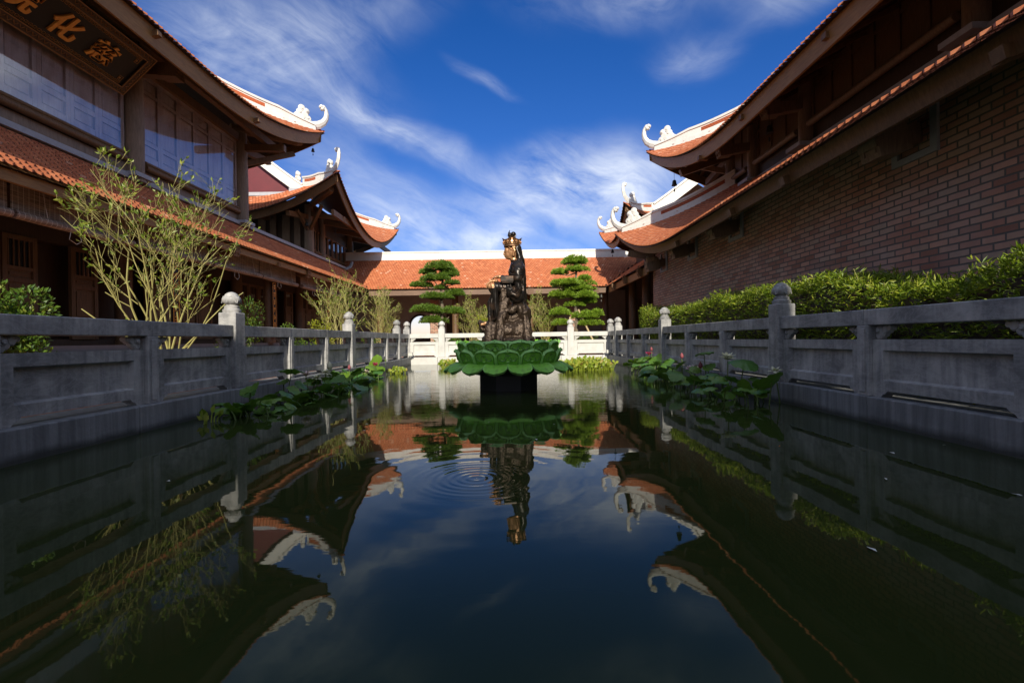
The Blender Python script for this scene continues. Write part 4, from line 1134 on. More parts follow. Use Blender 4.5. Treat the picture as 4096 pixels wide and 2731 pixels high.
# ------------------------------------------------------------------ lotus pedestal
CX, CY = -.08, 9.65
LPD = thing('lotus_pedestal', 'big green stone lotus with three rings of carved petals rising from the pond', 'pedestal', (CX, CY, 0))
m = MB(); m.lathe([(.62, -.9), (.62, .33)], n=8, M=Matrix.Rotation(PI / 8, 3, 'Z')); m.lathe([(.70, .30), (.86, .42), (.92, .55), (.95, .86), (.90, .905), (.2, .905)], n=40)
_build(m, 'core', M['ped'], LPD)
def petal_mesh(width, prof, thick=.03, emboss=True, nu=26):
    """prof: list of (r, z) from base to tip; petal outline width(t)"""
    m = MB(); n = 30
    def at(t_):
        x = t_ * (len(prof) - 1); i = min(int(x), len(prof) - 2); f = x - i
        return prof[i][0] * (1 - f) + prof[i + 1][0] * f, prof[i][1] * (1 - f) + prof[i + 1][1] * f
    def wd(t_):
        if t_ < .62: return width * (.84 + .16 * math.sin(t_ / .62 * PI / 2))
        u = min(1, (t_ - .62) / .38); return width * ((1 - min(1, u / .93) ** 2.6) * .90 + (1 - u) ** .9 * .10)
    F_, Bk = [], []
    for j in range(n + 1):
        t_ = j / n; r, z = at(t_); r2, z2 = at(min(1, t_ + .02)); r1, z1 = at(max(0, t_ - .02))
        d = Vector((r2 - r1, z2 - z1)).normalized(); nx, nz = d.y, -d.x   # outward normal in r-z plane
        for i in range(nu + 1):
            s = -1 + 2 * i / nu; y = s * wd(t_) + 1e-4 * s
            e = abs(s); cup = -.16 * width * s * s * (.6 + .4 * t_)
            rim = .026 * max(0, 1 - abs(e - .91) / .09) + .022 * max(0, (1 - abs(t_ - .92) / .08)) * (1 - e * .5)
            em = 0
            if emboss:
                X = s; Y = (t_ - .60) / .2
                for k, (cx, cy, rr) in enumerate(((-.42, -.25, .24), (0, -.42, .24), (.42, -.25, .24))):
                    dd = math.hypot((X - cx), (Y - cy) * .55); em = max(em, .022 * max(0, 1 - abs(dd - rr) / .09) * (1 if Y < cy + .25 else 0))
                em = max(em, .010 * max(0, 1 - abs(X) / .07) * (1 if 0 < Y < .8 else 0), .010 * max(0, 1 - abs(Y - .45) / .16) * (1 if abs(X) < .26 else 0))
            o = cup + rim + em
            F_.append((r + nx * o, y, z + nz * o)); Bk.append((r - nx * (thick - cup * .9), y * .985, z - nz * (thick - cup * .9)))
    W = nu + 1; fs = []; cs = []
    for j in range(n):
        for i in range(nu):
            a = j * W + i; fs.append((a, a + 1, a + W + 1, a + W))
            s = abs(-1 + 2 * (i + .5) / nu); tt = (j + .5) / n; q = .5
            if s > .84 or tt > .93: q = .95
            elif .75 < s < .84 or .88 < tt < .93: q = .05
            elif emboss and .48 < tt < .80:
                X = -1 + 2 * (i + .5) / nu; Y = (tt - .60) / .2
                for (cx, cy, rr) in ((-.42, -.25, .24), (0, -.42, .24), (.42, -.25, .24)):
                    if abs(math.hypot(X - cx, (Y - cy) * .55) - rr) < .07 and Y < cy + .2: q = .1
                if abs(X) < .07 and 0 < Y < .8 or abs(Y - .45) < .14 and abs(X) < .26: q = .1
            cs.append(q)
    N = len(F_); fb = [tuple(N + q for q in f[::-1]) for f in fs]
    for j in range(n):
        fs.append((j * W, (j + 1) * W, N + (j + 1) * W, N + j * W)); fs.append((j * W + nu, N + j * W + nu, N + (j + 1) * W + nu, (j + 1) * W + nu))
    for i in range(nu): fs.append((n * W + i, n * W + i + 1, N + n * W + i + 1, N + n * W + i))
    m.add(F_ + Bk, fs + fb)
    m.c = cs + [.5] * (len(m.f) - len(cs)); return m
def ring(nm, num, width, prof, ph, emboss=True):
    base = None
    for k in range(num):
        if base is None:
            base = _build(petal_mesh(width, prof, emboss=emboss), nm, M['lotus_green'], LPD, True); o = base
        else:
            o = base.copy(); COL.objects.link(o); o.parent = LPD
        o.rotation_euler = (random.uniform(-.015, .015), 0, -PI / 2 + ph + 2 * PI * k / num)
ring('lower_petal', 16, .225, [(.82, .49), (.93, .51), (1.05, .495), (1.15, .445), (1.24, .38), (1.285, .335)], PI / 16)
ring('middle_petal', 14, .235, [(.88, .44), (.95, .48), (1.01, .57), (1.05, .66), (1.07, .73), (1.12, .79)], 0)
ring('upper_petal', 14, .225, [(.93, .55), (.97, .68), (1.0, .78), (1.02, .86), (1.04, .91), (1.08, .955)], PI / 14)
ring('inner_petal', 14, .21, [(.88, .60), (.91, .72), (.93, .80), (.94, .87), (.95, .91), (.97, .94)], 0, False)

# ------------------------------------------------------------------ statue
ST = thing('seated_statue', 'dark bronze seated figure with a tall crown, in profile on the green lotus', 'statue', (CX, CY, .905))
K = .001636
def S(zx, zy, y=0.0): return Vector(((zx - 415) * K, y, (1490 - zy) * K))
def ell(mb, c, r, rot=None, n=14):
    Mx = (rot or Matrix.Identity(3)); o = len(mb.v)
    pr = [(math.sin(PI * i / n), -math.cos(PI * i / n)) for i in range(n + 1)]
    vs = []; W = 18
    for a, z in pr:
        for j in range(W):
            t_ = 2 * PI * j / W; vs.append(c + Mx @ Vector((a * math.cos(t_) * r[0], a * math.sin(t_) * r[1], z * r[2])))
    fs = [(i * W + j, i * W + (j + 1) % W, (i + 1) * W + (j + 1) % W, (i + 1) * W + j) for i in range(n) for j in range(W)]
    mb.add(vs, fs)
def cap(mb, a, b_, r1, r2, k=1.0):
    a = Vector(a); b_ = Vector(b_); n = max(3, int((b_ - a).length / (min(r1, r2) * .35)) + 1)
    for i in range(n + 1):
        t_ = i / n; r = r1 + (r2 - r1) * t_; ell(mb, a.lerp(b_, t_), (r, r * k, r), n=8)
def chain(mb, pts, rs, k=1.0):
    for (p, q, r1, r2) in zip(pts, pts[1:], rs, rs[1:]): cap(mb, p, q, r1, r2, k)
def remesh(mb, name, mats, parent, vox=.012, smooth=6, fn=None, matfn=None):
    me = bpy.data.meshes.new('tmp'); me.from_pydata(mb.v, [], mb.f)
    bm = bmesh.new(); bm.from_mesh(me); bmesh.ops.remove_doubles(bm, verts=bm.verts, dist=1e-5); bmesh.ops.recalc_face_normals(bm, faces=bm.faces); bm.to_mesh(me); bm.free()
    o = bpy.data.objects.new('tmp', me); COL.objects.link(o)
    r = o.modifiers.new('r', 'REMESH'); r.mode = 'VOXEL'; r.voxel_size = vox
    s_ = o.modifiers.new('s', 'SMOOTH'); s_.iterations = smooth; s_.factor = .5
    bpy.context.view_layer.update()
    m2 = bpy.data.meshes.new_from_object(o.evaluated_get(bpy.context.evaluated_depsgraph_get()))
    bpy.data.objects.remove(o)
    if fn:
        for v, nn in [(v, v.normal.copy()) for v in m2.vertices]: v.co = fn(v.co, nn)
    m2.name = name; m2.materials.clear()
    for x in mats: m2.materials.append(x)
    m2.polygons.foreach_set('use_smooth', [True] * len(m2.polygons))
    if matfn:
        for p in m2.polygons: p.material_index = matfn(p.center)
    m2.update()
    o = bpy.data.objects.new(name, m2); COL.objects.link(o); o.parent = parent
    return o
# rock seat
rk = MB()
for (zx, zy, y, rx, ry, rz) in ((420, 1440, 0, 500 * K * .62, .52, .10), (400, 1330, 0, .40, .46, .25), (560, 1330, .02, .27, .44, .30), (250, 1350, 0, .22, .38, .22), (620, 1130, .0, .155, .38, .22), (560, 1060, .05, .20, .36, .16),
                                (380, 1120, .05, .16, .36, .36), (360, 920, .08, .11, .34, .30), (480, 1180, .10, .26, .36, .32), (400, 800, .10, .10, .34, .14), (180, 1440, .0, .16, .34, .13), (680, 1440, 0, .12, .38, .10), (100, 1300, .0, .08, .16, .09)):
    ell(rk, S(zx, zy, y), (rx, ry, rz))
for (a, c, r1, r2) in (((375, 770, -.20), (350, 1150, -.30), .075, .09), ((340, 1150, -.36), (310, 1470, -.44), .07, .12), ((610, 1040, -.24), (640, 1250, -.34), .08, .07), ((640, 1250, -.34), (660, 1470, -.42), .07, .11),
                       ((190, 1250, -.2), (170, 1460, -.34), .08, .09), ((420, 950, -.25), (370, 1120, -.34), .055, .05), ((460, 1080, -.30), (510, 1050, -.30), .075, .06), ((230, 1240, -.25), (250, 1460, -.38), .05, .07)):
    cap(rk, S(*a), S(*c), r1, r2)
cap(rk, S(80, 1240, 0), S(150, 1290, 0), .07, .09); cap(rk, S(70, 1290, 0), S(120, 1300, 0), .05, .07); ell(rk, S(55, 1215, .0), (.05, .08, .04))
def rockfn(co, n):
    d = noise.fractal(co * 5, 1.0, 2.0, 4) * .022 + noise.fractal(co * 17, .9, 2.0, 3) * .010 + abs(noise.noise(co * 9)) * -.03
    p = co + n * d
    if p.z < .002: p.z = .002
    return p
remesh(rk, 'rock_seat', [M['bronze_rock']], ST, .016, 3, rockfn)
# rearing arm rest block
m = MB(); m.beam(S(335, 700, -.24), S(495, 700, -.24), .26, 70 * K); m.beam(S(345, 742, -.24), S(490, 742, -.24), .22, .03); o = _build(m, 'arm_rest', M['bronze'], ST, bevel=.01)
# robed body
bd = MB()
# torso: leaning slightly, profile from the photo
chain(bd, [S(560, 930, 0), S(550, 800, 0), S(540, 680, 0), S(535, 590, 0), S(540, 515, 0)], [.17, .17, .175, .175, .14], 1.25)
chain(bd, [S(612, 990, 0), S(615, 800, 0), S(608, 640, 0), S(592, 540, 0), S(562, 465, 0)], [.065, .065, .075, .085, .08], 3.0)   # back drape to the seat
for sy_ in (-1, 1):
    chain(bd, [S(540, 520, sy_ * .17), S(552, 600, sy_ * .255), S(545, 690, sy_ * .28)], [.105, .115, .10])          # upper arm under cape
    chain(bd, [S(548, 700, sy_ * .27), S(450, 690, sy_ * .25), S(350, 668, sy_ * .20)], [.075, .058, .042])            # forearm
    chain(bd, [S(540, 740, sy_ * .26), S(560, 820, sy_ * .27), S(535, 900, sy_ * .25), S(470, 880, sy_ * .26)], [.075, .07, .06, .05])   # sleeve loops
    chain(bd, [S(545, 900, sy_ * .12), S(400, 800, sy_ * .17), S(225, 775, sy_ * .16)], [.16, .13, .095])             # thigh
    chain(bd, [S(230, 775, sy_ * .16), S(248, 870, sy_ * .15), S(215, 980, sy_ * .15), S(195, 1160, sy_ * .14)], [.095, .06, .078, .055])  # shin
    chain(bd, [S(250, 800, sy_ * .22), S(265, 950, sy_ * .20), S(285, 1100, sy_ * .19), S(268, 1170, sy_ * .18)], [.055, .05, .055, .03])  # robe folds
    chain(bd, [S(225, 1190, sy_ * .14), S(170, 1225, sy_ * .14), S(95, 1245, sy_ * .15)], [.052, .046, .030])         # foot
    chain(bd, [S(190, 1150, sy_ * .2), S(215, 1230, sy_ * .22)], [.05, .035])
chain(bd, [S(262, 850, 0), S(215, 950, 0), S(195, 1080, 0), S(190, 1165, 0)], [.06, .055, .05, .04], 2.4)
chain(bd, [S(300, 760, 0), S(430, 780, 0)], [.08, .12], 2.6)
# neck and head (looking towards -x)
cap(bd, S(520, 500, 0), S(492, 400, 0), .085, .072)
ell(bd, S(488, 330, 0), (.145, .118, .165)); ell(bd, S(440, 372, 0), (.085, .088, .095)); ell(bd, S(425, 408, 0), (.045, .05, .035)); ell(bd, S(455, 412, 0), (.07, .07, .04))
ell(bd, S(420, 322, 0), (.06, .085, .10))
chain(bd, [S(390, 315, 0), S(379, 366, 0)], [.010, .022]); ell(bd, S(390, 372, 0), (.022, .03, .015)); ell(bd, S(391, 391, 0), (.018, .033, .010)); ell(bd, S(394, 403, 0), (.018, .030, .011))
for sy_ in (-1, 1):
    ell(bd, S(399, 330, sy_ * .045), (.014, .028, .011)); chain(bd, [S(392, 312, sy_ * .02), S(402, 308, sy_ * .06)], [.008, .007])
    chain(bd, [S(500, 305, sy_ * .118), S(515, 335, sy_ * .128), S(500, 360, sy_ * .125), S(497, 392, sy_ * .112)], [.026, .024, .02, .024])
def stfn(co, n):
    # soft drapery folds on robe, none on head or hands
    if co.z > S(0, 470).z: return co
    zx = co.x / K + 415
    f = math.sin(co.z * 34 + co.x * 30 + noise.noise(co * 3) * 4) * .003 if zx > 420 else math.sin(co.x * 85 + co.y * 18 + noise.noise(co * 3) * 3) * .0055
    return co + n * f
def stmat(c):
    zx = c.x / K + 415; zy = 1490 - c.z / K
    if zy < 440 and zx < 528: return 1
    if zx < 255 and zy < 800 and zy > 690: return 1
    if zx < 150 and zy > 1195: return 1
    return 0
remesh(bd, 'body', [M['bronze'], M['bronze_bright']], ST, .0095, 4, stfn, stmat)
# cape edge over the arm, hanging folds, belt
m = MB()
def ribbon(pts, r=.012): m.tube([S(*p) for p in pts], r * .75, 6)
for sy_ in (-1, 1):
    ribbon([(438, 605, sy_ * .20), (470, 640, sy_ * .30), (530, 657, sy_ * .37), (585, 648, sy_ * .36), (612, 636, sy_ * .28)], .016)
    ribbon([(500, 455, sy_ * .10), (470, 520, sy_ * .17), (440, 600, sy_ * .20)], .013)
    for k in range(4): ribbon([(590 - k * 18, 700, sy_ * .33), (585 - k * 25, 800 + k * 8, sy_ * .345), (530 - k * 22, 880 - k * 18, sy_ * .335), (455, 860 - k * 32, sy_ * .30)], .012)
    for k in range(5): ribbon([(300 - k * 18, 770 + k * 12, sy_ * .24), (295 - k * 20, 900, sy_ * .245), (305 - k * 24, 1040, sy_ * .24), (290 - k * 22, 1160, sy_ * .22)], .011)
_build(m, 'robe_folds', M['bronze'], ST, True)
# hair
hr = MB(); ell(hr, S(560, 372, 0), (.065, .09, .13)); ell(hr, S(575, 450, 0), (.06, .10, .12))
chain(hr, [S(545, 290, 0), S(560, 340, 0), S(575, 400, 0), S(600, 450, 0), S(622, 520, 0)], [.085, .08, .07, .06, .035], 1.5)
for sy_ in (-1, 1):
    chain(hr, [S(548, 300, sy_ * .09), S(562, 370, sy_ * .10), S(570, 430, sy_ * .13), S(575, 500, sy_ * .17)], [.035, .032, .026, .015])
    chain(hr, [S(535, 300, sy_ * .09), S(565, 390, sy_ * .11), S(590, 450, sy_ * .12), S(602, 520, sy_ * .13)], [.04, .035, .028, .012])
remesh(hr, 'hair', [M['bronze']], ST, .010, 2, lambda co, n: co + n * math.sin(co.y * 120 + co.z * 10) * .004)
# crown
m = MB()
cc = S(482, 262, 0)
def crownfn(a, c):
    t_ = a * 2 * PI; pk = abs(math.cos(t_ * 2.0)) ** 3
    r = .160 + .030 * c * c; z = c * (.115 + .05 * pk)
    r += .018 * c * c * pk
    return cc + Vector((r * math.cos(t_) * 1.0, r * math.sin(t_) * .92, z))
m.grid(crownfn, 64, 8); m.grid(lambda a, c: crownfn(a, c) - Vector((math.cos(a * 2 * PI), math.sin(a * 2 * PI), 0)) * .016, 64, 8, flip=True)
m.lathe([(.163, -.03), (.170, -.02), (.166, .0), (.173, .012), (.158, .02)], cc, 32)
m.lathe([(.14, .02), (.125, .07), (.07, .11)], cc, 20)
_build(m, 'crown', M['bronze_warm'], ST, True)
m = MB()
for k in range(12):
    t_ = 2 * PI * k / 12; p = cc + Vector((.178 * math.cos(t_), .165 * math.sin(t_), .07)); d = Vector((math.cos(t_), math.sin(t_), .1))
    m.disc(p + d * .004, d, .026, .02, 12); m.disc(p + d * .012, d, .012, .014, 8)
    for j in range(2): m.disc(p + Vector((0, 0, .045 - j * .085)) + d * .002, d, .011, .02, 6)
for sy_ in (-1, 1):
    m.disc(S(503, 292, sy_ * .135), (0, 1, 0), .032, .03, 14); m.disc(S(503, 292, sy_ * .14), (0, 1, 0), .015, .035, 10)
    m.tube([S(440, 285, sy_ * .115), S(465, 320, sy_ * .125), S(500, 335, sy_ * .13)], .011, 6)
_build(m, 'crown_jewels', M['bronze_bright'], ST, True)
m = MB()
m.lathe([(.075, 0), (.06, .03), (.045, .05)], S(490, 178, 0), 16); ell(m, S(500, 116, 0), (.054, .054, .052)); ell(m, S(458, 128, 0), (.034, .04, .055))
m.tube([S(462, 160, 0), S(440, 130, 0), S(444, 95, 0), S(458, 62, 0)], [.03, .022, .014, .004], 8); m.tube([S(490, 150, 0), S(528, 140, 0), S(530, 110, 0)], [.02, .016, .008], 6)
_build(m, 'topknot', M['bronze'], ST, True)
# hands: one on the arm rest edge, one over the knee; five separate fingers
def hand(px, py, pz, dx, dz, sy_, name):
    h = MB(); w0 = Vector((px, py, pz)); d = Vector((dx, 0, dz)).normalized(); Yv = Vector((0, 1, 0)); upv = Vector((-dz, 0, dx)) if dx > 0 else Vector((dz, 0, -dx)); upv.normalize()
    cap(h, w0, w0 + d * .06, .034, .036, 1.2); cap(h, w0 + d * .06, w0 + d * .10, .03, .026, 1.7)
    for k, (o_, ln) in enumerate(((-.042, .075), (-.015, .092), (.013, .088), (.038, .068))):
        p0 = w0 + d * .10 + Yv * o_; p1 = p0 + d * ln * .5 - upv * .008; p2 = p1 + d * ln * .35 - upv * .028; p3 = p2 + d * ln * .12 - upv * .03
        chain(h, [p0, p1, p2, p3], [.0125, .0115, .010, .008])
    t0 = w0 + d * .04 - Yv * sy_ * .04; chain(h, [t0, t0 + d * .05 - Yv * sy_ * .022, t0 + d * .09 - Yv * sy_ * .02 - upv * .015], [.016, .013, .010])
    remesh(h, name, [M['bronze_bright']], ST, .0055, 2)
h1 = S(330, 662, -.20); hand(h1.x, h1.y, h1.z, -1, -.12, 1, 'hand')
h2 = S(262, 716, .20); hand(h2.x, h2.y, h2.z, -1, -.35, -1, 'hand')
h3 = MB()
for k in range(4):
    y = -.22 + k * .038; chain(h3, [S(262, 712, y), S(215, 716, y), S(172, 750, y), S(158, 800 - k * 6, y)], [.022, .022, .019, .012])
chain(h3, [S(280, 712, -.17), S(215, 726, -.16)], [.04, .03], 1.6)
remesh(h3, 'knee_drapery', [M['bronze_bright']], ST, .006, 2)

# ------------------------------------------------------------------ foliage helpers
def leafq(mb, p, d, ln, wd, nrm=None, fold=.25):
    d = d.normalized(); n = nrm or Vector((random.gauss(0, 1), random.gauss(0, 1), random.gauss(0, 1)))
    s = d.cross(n)
    if s.length < 1e-3: s = Vector((1, 0, 0))
    s.normalize(); n = s.cross(d)
    mb.cc = min(1, max(0, random.gauss(.5, .27)))
    a = p; m1 = p + d * ln * .5; t_ = p + d * ln
    mb.add([a, m1 - s * wd * .5 + n * wd * fold, t_, m1 + s * wd * .5 + n * wd * fold, m1], [(0, 1, 4), (1, 2, 4), (4, 2, 3), (0, 4, 3)])

def bare_shrub(name, label, base, height, spread, seed, nst=7, leafm='leaf_myrtle', lsize=.095, ldens=.8, group=None, bend=None, thick=1.0, extra=None, lean=(0, 0)):
    rr = random.Random(seed); st = random.getstate(); random.seed(seed)
    T = thing(name, label, 'shrub', base, group)
    wood_, lf = MB(), MB(); cnt = [0]
    def env(z):
        q = z / (height * 1.38)
        for (a, ra), (c, rc) in zip(((0, .12), (.12, .20), (.38, .62), (.62, 1.0), (.82, .75), (1.0, .22), (9, 0)), ((.12, .20), (.38, .62), (.62, 1.0), (.82, .75), (1.0, .22), (9, 0), (10, 0))):
            if a <= q < c: return (ra + (rc - ra) * (q - a) / (c - a)) * spread * 1.5
        return 0
    def grow(p, d, ln, r, lv):
        seg = 5 if lv < 2 else 4; pts = [p]; rs = [r]; q = p.copy(); dd = d.normalized()
        for i in range(seg):
            dd = (dd + Vector((rr.gauss(0, .13), rr.gauss(0, .13), rr.gauss(.05, .08)))).normalized()
            if lv > 0 and not (lv == 1 and p.z < .35) and math.hypot(q.x, q.y) > env(q.z) * (1.25 if rr.random() < .08 else 1): break
            q = q + dd * ln / seg; pts.append(q.copy()); rs.append(r * (1 - .55 * (i + 1) / seg))
            if lv < 4 and i > (0 if lv else 1) - 1 and rr.random() < (.74 if lv < 2 else .62):
                az_ = rr.uniform(0, 2 * PI); tilt = rr.uniform(.35, .75)
                s = dd.cross(Vector((math.cos(az_), math.sin(az_), .2))).normalized()
                nd = (dd * math.cos(tilt) + s * math.sin(tilt)); nd.z = abs(nd.z) * .8 + .15
                if ln > .16: grow(q.copy(), nd, ln * rr.uniform(.42, .66), rs[-1] * .68, lv + 1)
        if len(pts) < 2: return
        wood_.tube(pts, [max(x, .0035 * thick) for x in rs], 5 if lv < 2 else 3, caps=lv < 1)
        if lv >= 2:
            for _ in range(int(rr.random() * 2.6 * ldens + .4)):
                leafq(lf, pts[-1] - dd * rr.random() * ln * .3, (dd + Vector((rr.gauss(0, .6), rr.gauss(0, .6), rr.gauss(0, .4)))), lsize * rr.uniform(.6, 1.2), lsize * .42)
    for k in range(nst):
        a = 2 * PI * (k + rr.random() * .6) / nst; tl = (.12 + .88 * ((k * .618) % 1)) * spread / height
        d = Vector((math.cos(a) * tl + lean[0], math.sin(a) * tl + lean[1], 1)).normalized()
        grow(Vector((math.cos(a) * .06, math.sin(a) * .06, 0)), d, height * rr.uniform(.62, .82) * (1 + .15 * tl), .024 * thick * height / 3 * rr.uniform(.7, 1.2), 0)
    if extra:
        for (d, ln) in extra: grow(Vector((0, 0, .3)), Vector(d), ln, .02, 1)
    _build(wood_, 'branches', M['bark'], T, True); _build(lf, 'leaves', M[leafm], T)
    random.setstate(st)
    return T
GZ = .3
bare_shrub('bare_shrub', 'largest bare shrub, tall thin branches with few leaves, behind the near left balustrade', (-6.1, 8.35, GZ), 3.25, .92, 11, nst=11, group='bare shrubs in the court', thick=.72, ldens=1.3, extra=[((1.25, -.2, 1.2), 1.9), ((-1.6, 0, 1.3), 1.7)])
bare_shrub('bare_shrub', 'bare shrub left of the far gallery roof, rising behind a half-lit stone bud', (-6.0, 16.4, GZ), 2.6, .8, 5, nst=12, group='bare shrubs in the court', thick=.9)
bare_shrub('bare_shrub', 'bare shrub in front of the left end of the far gallery eave', (-6.0, 21.6, GZ), 2.5, .66, 8, nst=11, group='bare shrubs in the court', thick=1.0)
bare_shrub('bare_shrub', 'bare shrub between the left cloud pine and the statue, with a yellow-leaved side', (-1.95, 23, GZ), 2.1, .65, 9, nst=10, group='bare shrubs in the court', thick=1.05)
bare_shrub('bare_shrub', 'bare shrub just right of the statue, before the far gallery', (1.55, 23, GZ), 2.3, .7, 14, nst=11, group='bare shrubs in the court', thick=1.05, ldens=1.3)

def bush(name, label, c, r, n, leafm='leaf_bush', lsize=.07, group=None, cat='bush'):
    T = thing(name, label, cat, c, group); m = MB(); w_ = MB()
    cl = [(Vector((random.gauss(0, .42) * r[0], random.gauss(0, .42) * r[1], r[2] * random.uniform(.35, 1.65))), random.uniform(.25, .45)) for _ in range(16)]
    for _ in range(n):
        q, s = random.choice(cl); v = Vector((random.gauss(0, 1), random.gauss(0, 1), random.gauss(0, 1))).normalized()
        p = q + Vector((v.x * r[0], v.y * r[1], v.z * r[2])) * s * random.uniform(.6, 1.05)
        if p.z < .02: p.z = .02
        leafq(m, p, v + Vector((random.gauss(0, .5), random.gauss(0, .5), random.gauss(.4, .5))), lsize * random.uniform(.6, 1.2), lsize * .5)
    for k in range(6):
        q, s = cl[k]; w_.tube([(0, 0, 0), (q.x * .4, q.y * .4, q.z * .5), tuple(q)], [.02, .014, .006], 4)
    _build(m, 'leaves', M[leafm], T); _build(w_, 'stems', M['bark_dark'], T); return T
bush('round_bush', 'rounded glossy green bush cut by the left edge, above the stone rail', (-6.35, 5.55, GZ), (.62, .6, .80), 5200, lsize=.075)
bush('round_bush', 'upright green bush behind the lit stone bud on the left balustrade', (-6.0, 10.4, GZ), (.42, .42, .82), 2600)
bush('round_bush', 'dark green bush left of the yellow-tinged one, below the bamboo blinds', (-6.6, 14.4, GZ), (.5, .45, .72), 2200)
bush('round_bush', 'yellow-tinged bush at the foot of the half-hidden bare shrub', (-6.2, 15.6, GZ), (.42, .4, .8), 1600, 'leaf_yellow')
bush('low_bush', 'low green bush before the left end of the far gallery', (-5.4, 18.2, GZ), (.5, .5, .5), 1400)
bush('low_bush', 'low clipped bush behind the far rail, right of the left cloud pine', (-2.95, 22.3, GZ), (.62, .4, .5), 2200)
bush('low_bush', 'small bush behind the far rail, hard against the right side of the statue', (.75, 24.0, GZ), (.45, .4, .5), 1200)
bush('low_bush', 'small bright bush at the foot of the right cloud pine', (3.5, 21.8, GZ), (.5, .4, .5), 1500)
bush('yellow_shrub', 'bright yellow leaves at the left of the statue knee, beyond the far rail', (-1.35, 22.6, 1.3), (.32, .3, .5), 420, 'leaf_yellow', .10, cat='shrub')

# cloud-pruned pines
def pine(label, base, pads, trunk, seed, poles=(), lm='leaf_pine'):
    random.seed(seed)
    T = thing('cloud_pine', label, 'tree', base, 'cloud-pruned pines'); w_ = MB()
    tp = [Vector(p) for p in trunk]; w_.tube(tp, [.11 - .075 * i / (len(tp) - 1) for i in range(len(tp))], 9)
    for (x, z, w, h) in pads:
        dy = random.uniform(-.25, .25) if abs(x) > .3 else 0
        near = min(tp, key=lambda p: abs(p.z - (z - h * .6)))
        w_.tube([near, Vector((x * .5 + near.x * .5, dy * .6, (near.z + z - h) / 2 + .02)), Vector((x, dy, z - h * .25))], [.04, .028, .015], 5)
        for k in range(5):
            a = random.uniform(0, 2 * PI); w_.tube([Vector((x, dy, z - h * .25)), Vector((x + math.cos(a) * w * .36, dy + math.sin(a) * w * .36, z - h * .05))], [.014, .006], 3)
        m = MB(); n = int(1500 * w * (h + .15) / .28)
        sub = [(Vector((random.uniform(-.42, .42) * w, random.uniform(-.36, .36) * w, 0)), random.uniform(.16, .30) * w) for _ in range(9)] + [(Vector((0, 0, h * .2)), .32 * w)]
        for _ in range(n):
            c, r = random.choice(sub); a = random.uniform(0, 2 * PI); q = math.sqrt(random.random()); el_ = math.sqrt(max(0, 1 - q * q))
            p = Vector((x, dy, z)) + c + Vector((math.cos(a) * q * r, math.sin(a) * q * r, el_ * h * .85 * random.uniform(.2, 1) - h * .25))
            d = Vector((math.cos(a) * (.3 + q), math.sin(a) * (.3 + q), .75)) + Vector((random.gauss(0, .3), random.gauss(0, .3), random.gauss(0, .2)))
            for _k in range(2): leafq(m, p, d + Vector((random.gauss(0, .35), random.gauss(0, .35), random.gauss(0, .25))), random.uniform(.07, .13), .026)
        _build(m, 'needle_pad', M[lm], T)
    _build(w_, 'trunk', M['bark_dark'], T, True)
    return T
sL = 22.5 / 1080; bxL = -3.35
padL = [(1012, 616, 50, 24), (982, 625, 34, 14), (998, 642, 56, 18), (1030, 630, 40, 24), (969, 657, 40, 13), (1042, 652, 32, 10), (992, 684, 72, 16), (1040, 675, 42, 18), (985, 714, 66, 20), (1034, 717, 52, 18), (998, 738, 50, 20), (1015, 662, 22, 12)]
def px(u, v, Y):
    dx, dy = u - 1176, 779 - v
    return (dx + .0157 * dy) * Y / 1080, 1 + (dy - .0157 * dx) * Y / 1080
def pads_from(lst, Y, bx_):
    out = []
    for u, v, w, h in lst:
        X, Z = px(u, v, Y); out.append((X - bx_, Z - GZ, w * Y / 1080, h * Y / 1080))
    return out
pine('dark cloud-pruned pine left of the statue, in front of the arched opening', (bxL, 22.5, GZ), pads_from(padL, 22.5, bxL), [(0, 0, 0), (.04, 0, .8), (-.02, .03, 1.5), (.05, 0, 2.2), (-.02, 0, 2.8), (0, .02, 3.3), (.12, 0, 3.7), (.02, 0, 4.15)], 3)
bxR = 3.05
padR = [(1320, 601, 60, 22), (1325, 620, 44, 16), (1287, 627, 34, 15), (1342, 640, 30, 12), (1317, 653, 82, 18), (1292, 651, 42, 14), (1330, 664, 60, 14), (1331, 681, 78, 24), (1289, 678, 50, 20), (1356, 692, 32, 20), (1288, 719, 50, 20), (1346, 727, 62, 20), (1287, 744, 42, 16), (1353, 744, 50, 18), (1320, 700, 40, 16), (1370, 722, 26, 18)]
PT = pine('bright green cloud-pruned pine right of the statue, held by slanting poles', (bxR, 22.2, GZ), [(x, z, w * .95, h * .92) for x, z, w, h in pads_from(padR, 22.2, bxR)], [(0, 0, 0), (-.05, 0, .8), (.05, .03, 1.5), (-.03, 0, 2.2), (.03, 0, 2.8), (-.02, .02, 3.3), (.03, 0, 3.8), (0, 0, 4.2)], 4, lm='leaf_pine_bright')
for (a, c, lb) in (((3.95, 21.4, GZ), (3.15, 22.15, 2.35), 'pale wooden prop leaning from the right against the right cloud pine'), ((2.35, 21.6, GZ), (2.75, 22.1, 2.0), 'short wooden prop on the left side of the right cloud pine')):
    m = MB(); m.tube([a, c], .045, 8); o = _build(m, 'prop_pole', M['pole']); tag(o, lb, 'pole', 'props of the right pine')

